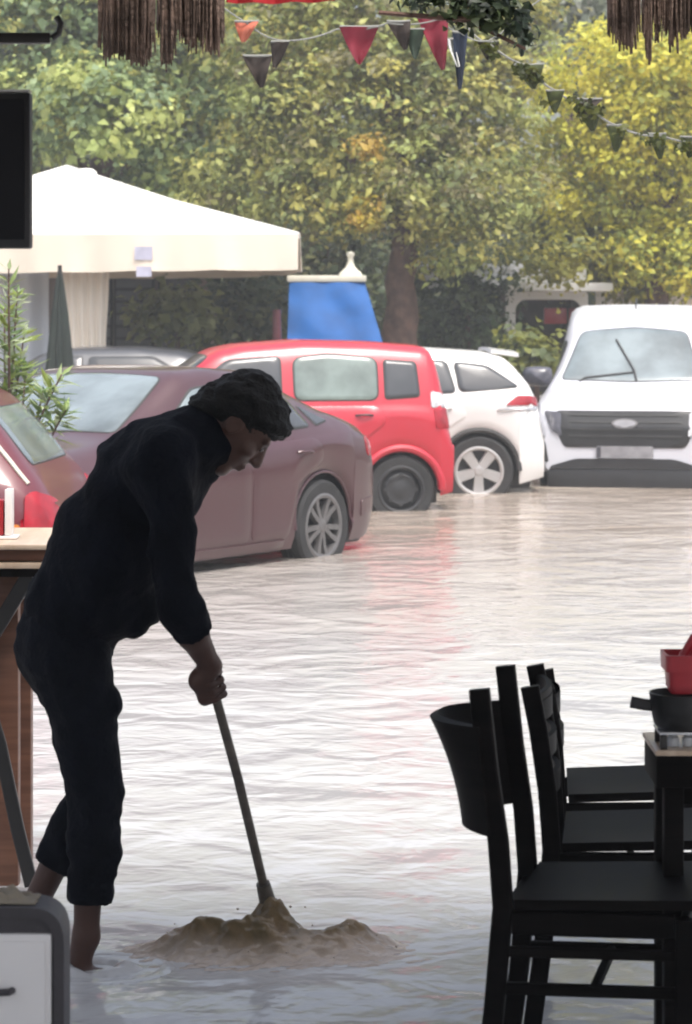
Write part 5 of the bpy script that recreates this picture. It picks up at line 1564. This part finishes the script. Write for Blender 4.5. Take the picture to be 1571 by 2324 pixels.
# ------------------------------------------------------------------ the person
class SDF:
    def __init__(s, lo, hi, h):
        s.lo = np.array(lo, np.float32); s.h = h
        n = np.ceil((np.array(hi) - np.array(lo)) / h).astype(int) + 1
        s.n = n
        s.F = np.full(n, 1.0, np.float32)

    def _slice(s, lo, hi):
        a = np.clip(np.floor((lo - s.lo) / s.h).astype(int), 0, s.n - 1)
        b_ = np.clip(np.ceil((hi - s.lo) / s.h).astype(int) + 1, 1, s.n)
        g = np.meshgrid(*[s.lo[i] + s.h * np.arange(a[i], b_[i], dtype=np.float32) for i in range(3)], indexing='ij')
        return tuple(slice(a[i], b_[i]) for i in range(3)), g

    def _merge(s, sl, d, k):
        f = s.F[sl]
        hh = np.clip(0.5 + 0.5 * (f - d) / k, 0, 1)
        s.F[sl] = f * (1 - hh) + d * hh - k * hh * (1 - hh)

    def cone(s, a, ra, b, rb, k=.02, ys=1.0):
        """round cone; ys widens it along Y"""
        a = np.array(a, np.float32); b = np.array(b, np.float32)
        m = max(ra, rb) * max(1, ys) + .08
        sl, (X, Y, Z) = s._slice(np.minimum(a, b) - m, np.maximum(a, b) + m)
        ab = b - a; L2 = float(ab @ ab) + 1e-9
        t = np.clip(((X - a[0]) * ab[0] + (Y - a[1]) * ab[1] + (Z - a[2]) * ab[2]) / L2, 0, 1)
        d = np.sqrt((X - a[0] - t * ab[0]) ** 2 + ((Y - a[1] - t * ab[1]) / ys) ** 2 + (Z - a[2] - t * ab[2]) ** 2) - (ra + (rb - ra) * t)
        s._merge(sl, d, k)

    def ell(s, c, r, axes=None, k=.02, cut=False):
        c = np.array(c, np.float32); A = np.eye(3) if axes is None else np.array(axes, float)
        m = max(r) + .08
        sl, (X, Y, Z) = s._slice(c - m, c + m)
        D_ = [X - c[0], Y - c[1], Z - c[2]]
        q = 0; g = 0
        for i in range(3):
            u = (D_[0] * A[i][0] + D_[1] * A[i][1] + D_[2] * A[i][2]) / r[i]
            q = q + u * u; g = g + (u / r[i]) ** 2
        k0 = np.sqrt(q); k1 = np.sqrt(g) + 1e-9
        d = k0 * (k0 - 1) / k1
        if cut:
            f = s.F[sl]; hh = np.clip(0.5 - 0.5 * (f + d) / k, 0, 1)
            s.F[sl] = f * (1 - hh) + (-d) * hh + k * hh * (1 - hh)
        else:
            s._merge(sl, d, k)

    def wobble(s, amp, freqs, seed=0):
        r = np.random.default_rng(seed)
        ax = [s.lo[i] + s.h * np.arange(s.n[i], dtype=np.float32) for i in range(3)]
        X, Y, Z = np.meshgrid(*ax, indexing='ij')
        for f in freqs:
            for q in range(3):
                d = r.normal(size=3); d /= np.linalg.norm(d); ph = r.uniform(0, 6)
                s.F += (amp * freqs[0] / f) * np.sin((X * d[0] + Y * d[1] + Z * d[2]) * f + ph + 1.5 * np.sin((X * d[1] - Z * d[0]) * f * .6))

    def clip_below(s, fn, k=.004):
        """keep only where fn(X,Y,Z) < 0"""
        ax = [s.lo[i] + s.h * np.arange(s.n[i], dtype=np.float32) for i in range(3)]
        X, Y, Z = np.meshgrid(*ax, indexing='ij')
        s.F = np.maximum(s.F, fn(X, Y, Z))

    def mesh(s, name):
        F_ = s.F; n = F_.shape
        S = F_ < 0
        corners = [(i, j, k) for i in (0, 1) for j in (0, 1) for k in (0, 1)]
        cnt = sum(S[i:n[0] - 1 + i, j:n[1] - 1 + j, k:n[2] - 1 + k].astype(np.int8) for i, j, k in corners)
        act = (cnt > 0) & (cnt < 8)
        idx = np.full(act.shape, -1, np.int64)
        cells = np.argwhere(act)
        idx[act] = np.arange(len(cells))
        acc = np.zeros((len(cells), 3)); num = np.zeros(len(cells))
        cv = {c: F_[cells[:, 0] + c[0], cells[:, 1] + c[1], cells[:, 2] + c[2]] for c in corners}
        for c in corners:
            for ax in range(3):
                if c[ax] == 0:
                    d = list(c); d[ax] = 1; d = tuple(d)
                    fa, fb = cv[c], cv[d]
                    x = (fa < 0) != (fb < 0)
                    t = np.where(x, fa / np.where(x, fa - fb, 1), 0)
                    p = np.tile(np.array(c, float), (len(cells), 1)); p[:, ax] = t
                    acc[x] += p[x]; num[x] += 1
        V = (cells + acc / num[:, None]) * s.h + s.lo
        faces = []
        for ax in range(3):
            o = [a for a in range(3) if a != ax]
            sl0 = [slice(None)] * 3; sl1 = [slice(None)] * 3
            sl0[ax] = slice(0, n[ax] - 1); sl1[ax] = slice(1, n[ax])
            x = S[tuple(sl0)] != S[tuple(sl1)]
            e = np.argwhere(x)
            e = e[(e[:, o[0]] > 0) & (e[:, o[1]] > 0) & (e[:, o[0]] < n[o[0]] - 1) & (e[:, o[1]] < n[o[1]] - 1)]
            q = []
            for du, dv in ((0, 0), (1, 0), (1, 1), (0, 1)):
                c = e.copy(); c[:, o[0]] -= du; c[:, o[1]] -= dv
                q.append(idx[c[:, 0], c[:, 1], c[:, 2]])
            q = np.stack(q, 1)
            inside = S[e[:, 0], e[:, 1], e[:, 2]]
            flip = inside if ax != 1 else ~inside
            q[~flip] = q[~flip][:, ::-1]
            faces.append(q)
        Q = np.concatenate(faces)
        Q = Q[(Q >= 0).all(1)]
        me = bpy.data.meshes.new(name)
        me.vertices.add(len(V)); me.vertices.foreach_set('co', V.astype(np.float32).ravel())
        me.loops.add(len(Q) * 4); me.loops.foreach_set('vertex_index', Q.astype(np.int32).ravel())
        me.polygons.add(len(Q)); me.polygons.foreach_set('loop_start', (np.arange(len(Q)) * 4).astype(np.int32))
        me.polygons.foreach_set('loop_total', np.full(len(Q), 4, np.int32))
        me.update(calc_edges=True)
        return me


YP = 7.0
SC = F / YP
def P3(px, py, dy=0.0):
    return np.array(at(px, py, YP + dy)[:])
def rp(r): return r / SC

per_root = empty('person', (P3(190, 2150)[0], YP, 0.0), 'person in dark clothes with rolled trousers bending over a broom', 'person')
PO = np.array(per_root.location[:])
# joints
hipN, hipF = P3(168, 1490, -.09), P3(150, 1480, .09)
knN, knF = P3(220, 1800, -.10), P3(218, 1790, .10)
anN, anF = P3(196, 2125, -.09), P3(66, 2080, .12)
shN, shF = P3(372, 1075, -.20), P3(372, 1070, .20)
elN, elF = P3(408, 1385, -.27), P3(300, 1310, .29)
wrN, wrF = P3(478, 1512, -.16), P3(160, 1400, .24)
HC = P3(543, 962)
f_ = np.array([.60, 0, -.80]); u_ = np.array([.80, 0, .60]); s_ = np.array([0, 1.0, 0])
def H(f, s, u): return HC + f_ * f + s_ * s + u_ * u
# the broom comes first: the hand closes round it
bt, bb = P3(462, 1480, -.155), P3(605, 2036, .14)
bdir = (bb - bt) / np.linalg.norm(bb - bt)


def legs(S, ex=0.0, k=.03, cloth=False):
    for hp, kn, an in ((hipN, knN, anN), (hipF, knF, anF)):
        S.cone(hp, .082 + ex, kn, .046 + ex, .02)
        mid = kn * .62 + an * .38
        bk = np.array([-.008, 0, 0])
        S.cone(kn, .045 + ex, mid + bk, .042 + ex, .015)
        if not cloth:
            S.cone(mid + bk, .042, an, .033, .015)


S = SDF((-.95, 6.45, -.16), (.0, 7.5, 1.62), .0065)
# trunk
S.ell(P3(150, 1440), (rp(98), .165, rp(105)), k=.03)
S.cone(P3(172, 1390), rp(104), P3(250, 1230), rp(100), .04, 1.25)
S.cone(P3(250, 1230), rp(104), P3(345, 1080), rp(112), .04, 1.3)
S.cone(P3(360, 1055, -.15), rp(66), P3(360, 1055, .15), rp(66), .04)
S.cone(P3(400, 1035), rp(62), P3(490, 985), rp(58), .04)
legs(S)
# arms
for sh, el, wr in ((shN, elN, wrN), (shF, elF, wrF)):
    S.cone(sh, .046, el, .036, .02)
    S.cone(el, .037, el * .6 + wr * .4, .041, .015)
    S.cone(el * .6 + wr * .4, .041, wr, .027, .015)
# head
S.ell(H(-.012, 0, .018), (.100, .078, .112), (f_, s_, u_), .02)
S.ell(H(.028, 0, -.035), (.070, .062, .085), (f_, s_, u_), .02)
S.ell(H(.060, 0, -.108), (.028, .032, .022), (f_, s_, u_), .02)          # chin
S.cone(H(-.01, .05, -.07), .022, H(.055, .02, -.105), .018, .02); S.cone(H(-.01, -.05, -.07), .022, H(.055, -.02, -.105), .018, .02)
S.cone(H(.088, 0, .018), .010, H(.112, 0, -.026), .014, .012)             # nose
for sg in (-1, 1):
    S.ell(H(.104, sg * .013, -.030), (.010, .009, .008), (f_, s_, u_), .006)
    S.ell(H(.083, sg * .032, .030), (.012, .026, .008), (f_, s_, u_), .012)   # brow
    S.ell(H(.100, sg * .032, .010), (.016, .016, .010), (f_, s_, u_), .010, cut=True)
    S.ell(H(.079, sg * .032, .009), (.013, .014, .011), (f_, s_, u_), .004)   # eyeball and lids
    S.ell(H(.066, sg * .045, -.022), (.020, .020, .016), (f_, s_, u_), .02)   # cheek
    S.ell(H(-.008, sg * .079, -.006), (.022, .009, .032), (f_, s_, u_), .008)  # ear
    S.ell(H(-.004, sg * .088, -.004), (.011, .005, .018), (f_, s_, u_), .004, cut=True)
S.ell(H(.094, 0, -.060), (.013, .024, .0065), (f_, s_, u_), .006)
S.ell(H(.091, 0, -.073), (.013, .021, .0065), (f_, s_, u_), .006)
# near hand closed round the handle
def hand(S, wr, c, ax, out, toward, k=.008):
    """c: grip centre on the handle, ax: handle direction (down), out: from handle to knuckles, toward: finger wrap direction"""
    c = np.array(c); ax = ax / np.linalg.norm(ax)
    out = out - ax * (out @ ax); out /= np.linalg.norm(out)
    tw = np.cross(ax, out)
    if tw @ toward < 0: tw = -tw
    palm = c + out * .030
    S.cone(wr, .026, palm - ax * .022 + out * .004, .026, .02)
    S.cone(palm - ax * .034, .019, palm + ax * .034, .018, .014)
    S.cone(palm - ax * .030 + tw * .012, .015, palm + ax * .030 + tw * .012, .014, .012)
    for q, (o, ln) in enumerate(((-.034, .9), (-.0115, 1.0), (.0105, .96), (.032, .80))):
        b0 = palm + ax * o + tw * .020
        p1 = c + ax * (o * 1.04) + tw * .033 * ln + out * .012
        p2 = c + ax * (o * 1.04) + tw * .026 * ln - out * .020
        p3 = c + ax * (o * 1.03) - tw * .004 - out * .026
        S.cone(b0, .0105, p1, .0100, .005); S.cone(p1, .0100, p2, .0092, .004); S.cone(p2, .0092, p3, .0080, .004)
    # thumb from the side of the palm
    t0 = palm - ax * .030 - tw * .008
    t1 = c - ax * .046 - tw * .026 + out * .006
    t2 = c - ax * .040 - tw * .020 - out * .022
    S.cone(t0, .0145, t1, .0115, .008); S.cone(t1, .0115, t2, .0090, .005)
gripN = P3(484, 1566, -.153)
gripN = bt + bdir * float((gripN - bt) @ bdir)
hand(S, wrN, gripN, bdir, np.array([-.55, -.35, .15]), np.array([0.3, -1.0, 0]))
# far hand rests half closed on the far thigh
palmF = wrF + np.array([-.03, -.02, -.05])
S.cone(wrF, .026, palmF, .024, .02, 1.2)
for q in range(4):
    y0 = (q - 1.5) * .020
    a0 = palmF + np.array([-.012, y0, -.016]); a1 = a0 + np.array([.004, 0, -.034]); a2 = a1 + np.array([.006, 0, -.026 + .004 * abs(q - 1.2)])
    S.cone(a0, .0105, a1, .0095, .006); S.cone(a1, .0095, a2, .008, .004)
S.cone(palmF + np.array([0, -.02, 0]), .014, palmF + np.array([.03, -.036, -.02]), .010, .008)
# feet
for an, sp_ in ((anN, 0), (anF, .05)):
    hl = an + np.array([-.03, 0, -.105 + sp_ * .4])
    S.cone(an, .033, hl, .032, .02); S.cone(hl, .030, an + np.array([.09, -.005, -.118]), .030, .02, 1.2)
    for q in range(5):
        t0 = an + np.array([.10, (q - 2) * .017, -.124]); S.cone(t0, .013, t0 + np.array([.055 - .007 * q if sp_ == 0 else .05, 0, -.006]), .010, .006)
me = S.mesh('body')
me.transform(Matrix.Translation(Vector(-PO)))
finish('body', me, M['skin'], per_root, True, 180, recalc=True)

# trousers: loose, rolled above the calf
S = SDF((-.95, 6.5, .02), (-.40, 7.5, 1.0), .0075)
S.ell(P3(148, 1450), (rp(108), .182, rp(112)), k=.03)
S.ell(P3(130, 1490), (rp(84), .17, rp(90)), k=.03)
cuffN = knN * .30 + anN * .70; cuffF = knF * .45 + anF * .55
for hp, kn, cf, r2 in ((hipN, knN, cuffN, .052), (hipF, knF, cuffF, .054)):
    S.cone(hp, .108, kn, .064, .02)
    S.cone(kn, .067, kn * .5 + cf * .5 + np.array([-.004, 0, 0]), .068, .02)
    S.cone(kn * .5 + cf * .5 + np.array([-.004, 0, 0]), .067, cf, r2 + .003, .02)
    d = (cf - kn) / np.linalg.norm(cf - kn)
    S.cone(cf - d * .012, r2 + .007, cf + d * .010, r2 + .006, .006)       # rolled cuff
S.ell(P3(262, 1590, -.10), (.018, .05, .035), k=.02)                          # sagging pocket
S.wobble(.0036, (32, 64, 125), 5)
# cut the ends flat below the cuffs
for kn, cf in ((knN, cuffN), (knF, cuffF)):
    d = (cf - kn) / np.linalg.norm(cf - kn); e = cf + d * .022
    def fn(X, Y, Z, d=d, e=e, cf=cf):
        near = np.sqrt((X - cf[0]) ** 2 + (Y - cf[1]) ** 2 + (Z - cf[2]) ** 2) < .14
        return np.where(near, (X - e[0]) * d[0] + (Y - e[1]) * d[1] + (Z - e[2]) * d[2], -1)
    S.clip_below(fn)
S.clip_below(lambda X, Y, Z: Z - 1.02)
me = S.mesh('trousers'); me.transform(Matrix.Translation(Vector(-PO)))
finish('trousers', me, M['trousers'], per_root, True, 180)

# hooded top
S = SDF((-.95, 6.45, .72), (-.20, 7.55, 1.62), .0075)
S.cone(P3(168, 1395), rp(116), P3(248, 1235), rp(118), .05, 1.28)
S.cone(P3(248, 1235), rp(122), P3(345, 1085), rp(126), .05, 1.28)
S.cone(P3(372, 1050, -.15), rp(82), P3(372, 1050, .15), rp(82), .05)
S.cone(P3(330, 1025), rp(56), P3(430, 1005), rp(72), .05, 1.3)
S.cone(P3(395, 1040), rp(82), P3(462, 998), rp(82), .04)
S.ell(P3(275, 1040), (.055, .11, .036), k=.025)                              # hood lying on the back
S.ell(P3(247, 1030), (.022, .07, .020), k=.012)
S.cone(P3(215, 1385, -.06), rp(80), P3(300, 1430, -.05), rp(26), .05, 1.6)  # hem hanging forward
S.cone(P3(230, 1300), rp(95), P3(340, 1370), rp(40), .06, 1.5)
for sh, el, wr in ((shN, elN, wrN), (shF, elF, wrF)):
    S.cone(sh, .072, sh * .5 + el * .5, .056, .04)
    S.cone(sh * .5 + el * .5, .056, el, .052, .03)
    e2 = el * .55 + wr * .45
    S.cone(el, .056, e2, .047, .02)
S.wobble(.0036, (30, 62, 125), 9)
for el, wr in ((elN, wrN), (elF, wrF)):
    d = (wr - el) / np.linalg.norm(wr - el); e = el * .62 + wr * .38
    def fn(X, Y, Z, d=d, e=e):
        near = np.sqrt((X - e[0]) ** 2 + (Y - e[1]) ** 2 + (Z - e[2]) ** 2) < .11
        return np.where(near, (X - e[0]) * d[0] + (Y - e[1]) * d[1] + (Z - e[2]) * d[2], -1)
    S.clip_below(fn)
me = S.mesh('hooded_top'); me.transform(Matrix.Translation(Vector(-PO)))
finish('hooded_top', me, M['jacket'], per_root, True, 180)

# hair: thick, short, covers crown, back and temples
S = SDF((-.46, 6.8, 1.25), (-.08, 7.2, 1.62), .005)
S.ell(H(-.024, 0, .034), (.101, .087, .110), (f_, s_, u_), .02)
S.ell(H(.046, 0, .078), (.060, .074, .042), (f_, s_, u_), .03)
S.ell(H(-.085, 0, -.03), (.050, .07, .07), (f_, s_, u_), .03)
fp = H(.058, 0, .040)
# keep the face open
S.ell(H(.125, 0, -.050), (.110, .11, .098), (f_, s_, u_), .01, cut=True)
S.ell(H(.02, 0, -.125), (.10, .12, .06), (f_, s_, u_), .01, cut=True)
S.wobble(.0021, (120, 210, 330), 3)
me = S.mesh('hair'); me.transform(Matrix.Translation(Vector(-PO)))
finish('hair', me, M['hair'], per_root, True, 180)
for sg in (-1, 1):
    p = H(.0865, sg * .032, .008) - PO
    e_ = MB(); e_.lathe([(0, .0085), (.004, .0075), (.007, .005), (.0085, 0), (.007, -.005), (0, -.0085)], 14, Matrix.Translation(Vector(p)))
    e_.build('eye', mat_plain('dark_eye', (.05, .04, .04), .2, var=.2), per_root)

# ------------------------------------------------------------------ broom
brm = empty('broom', tuple(bb), 'long handled broom pushing muddy water in the foreground', 'broom')
bo_ = Vector(bb)
MB().tube([Vector(bt) - bo_, Vector(bt * .5 + bb * .5) - bo_ + Vector((.006, 0, -.002)), Vector(bb) - bo_], [.0125, .0125, .0125], 14).build('handle', M['handlewood'], brm)
bd = Vector(bdir)
mb = MB(); mb.tube([-bd * .045, bd * .03, bd * .10], [.019, .024, .024], 14); mb.build('socket', M['handlewood'], brm)
zf = -bo_.z
MB().box((-.065, -.028, -.030), (.050, .028, -.005), Matrix.Translation(bd * .085), bev=.012).build('head', M['straw'], brm)
mb = MB()
for k in range(150):
    x = rnd.uniform(-.06, .045); y = rnd.uniform(-.03, .03)
    p0 = bd * .085 + Vector((x, y, -.033)); mb.tube([p0, Vector((x * 1.15, y * 1.6, zf - .04))], .0035, 4, cap=False)
bz = mb.build('bristles', M['straw'], brm); bz['kind'] = 'stuff'

# ------------------------------------------------------------------ the wave the broom pushes up, and disturbed water
def fbm(x, y, f0, octs=4, seed=0):
    r = np.random.default_rng(seed); v = 0; a = 1
    for o in range(octs):
        for q in range(4):
            d = r.normal(size=2); d /= np.linalg.norm(d); ph = r.uniform(0, 6.3)
            v = v + a * np.sin((x * d[0] + y * d[1]) * f0 * 2 ** o + ph + 1.2 * np.sin((x * d[1] - y * d[0]) * f0 * 2 ** o * .7 + ph)) / 4
        a *= .55
    return v


def splash(name, label, x0, x1, y0, y1, hfun, mat, step=.006):
    nx = int((x1 - x0) / step); ny = int((y1 - y0) / step)
    xs = np.linspace(x0, x1, nx); ys = np.linspace(y0, y1, ny)
    X, Y = np.meshgrid(xs, ys, indexing='ij')
    Z = hfun(X, Y)
    keep = Z > .0015
    cx_, cy_ = (x0 + x1) / 2, (y0 + y1) / 2
    V = np.stack([X - cx_, Y - cy_, Z], -1).reshape(-1, 3)
    q = []
    k = keep[:-1, :-1] | keep[1:, :-1] | keep[:-1, 1:] | keep[1:, 1:]
    I, J = np.nonzero(k)
    faces = [(int(i * ny + j), int((i + 1) * ny + j), int((i + 1) * ny + j + 1), int(i * ny + j + 1)) for i, j in zip(I, J)]
    used = sorted({v for f in faces for v in f}); mp = {v: i for i, v in enumerate(used)}
    me = bpy.data.meshes.new(name); me.from_pydata([V[v].tolist() for v in used], [], [tuple(mp[v] for v in f) for f in faces])
    zz = np.array([V[v][2] for v in used], np.float32)
    ca = me.attributes.new('silt', 'FLOAT', 'POINT')
    nz = fbm(np.array([V[v][0] for v in used]) * .6, np.array([V[v][1] for v in used]), 30, 4, 21)
    ca.data.foreach_set('value', np.clip((zz + .003 + .014 * nz) / .070, 0, 1).astype(np.float32))
    o = finish(name, me, mat, None, True, 180)
    o.location = (cx_, cy_, 0)
    setp(o, label, 'splash', None, 'stuff')
    return o


mx_, my_ = float(bb[0] + bdir[0] * .05 + .022), float(bb[1] - .055)
def hwave(X, Y):
    xl = (X - mx_); yl = (Y - my_)
    g = lambda cx_, cy_, sx, sy, a, sh=0.0: a * np.exp(-(((xl - cx_) / sx) ** 2) ** 1.15 - (((yl - cy_ + sh * (xl - cx_)) / sy) ** 2))
    z = g(-.005, .05, .07, .065, .150) + g(-.18, .0, .16, .07, .080, .10) + g(.06, -.05, .13, .06, .050) + g(.17, .03, .10, .055, .095, -.2) + g(-.02, -.03, .36, .15, .026)
    # swirls drawn out sideways by the push of the broom
    n1 = fbm(xl * .42 + .45 * yl, yl * 1.25, 28, 4, 4)
    n2 = fbm(xl * .8, yl * 1.5 - .5 * xl, 60, 3, 14)
    z = z * .74 * (1 + .42 * n1 + .09 * n2) + .004 * n2 - .007
    return z
splash('muddy_wave', 'brown muddy wave heaped up round the broom head', mx_ - .48, mx_ + .42, my_ - .28, my_ + .24, hwave, M['mud'], .005)
fx_, fy_ = P3(195, 2160)[0], YP - .09
def hfoot(X, Y):
    r = np.sqrt((X - fx_ - .03) ** 2 + ((Y - fy_) * 1.2) ** 2)
    z = .022 * np.exp(-((r - .085) / .035) ** 2) * (1 + .6 * fbm(X, Y, 30, 3, 8)) + .010 * np.exp(-((r - .19) / .03) ** 2) - .006
    return np.where(r < .035, -1, z)
splash('foot_ripple', 'rippled muddy water round the bare foot of the sweeping person', fx_ - .28, fx_ + .34, fy_ - .28, fy_ + .28, hfoot, M['water'], .008)
# droplets thrown up
mb = MB()
for k in range(26):
    a = rnd.uniform(0, 6.3); r_ = rnd.uniform(.05, .42)
    p = Vector((mx_ + r_ * math.cos(a), my_ + r_ * math.sin(a) * .5, rnd.uniform(.01, .14) * (1 - r_ * 1.2)))
    s0 = rnd.uniform(.0015, .004)
    mb.lathe([(0, s0), (s0 * .8, s0 * .6), (s0, 0), (s0 * .8, -s0 * .6), (0, -s0)], 6, Matrix.Translation(p))
dr = mb.build('water_drops', M['mud']); setp(dr, 'muddy drops flying off the wave at the broom', 'drops', None, 'stuff')
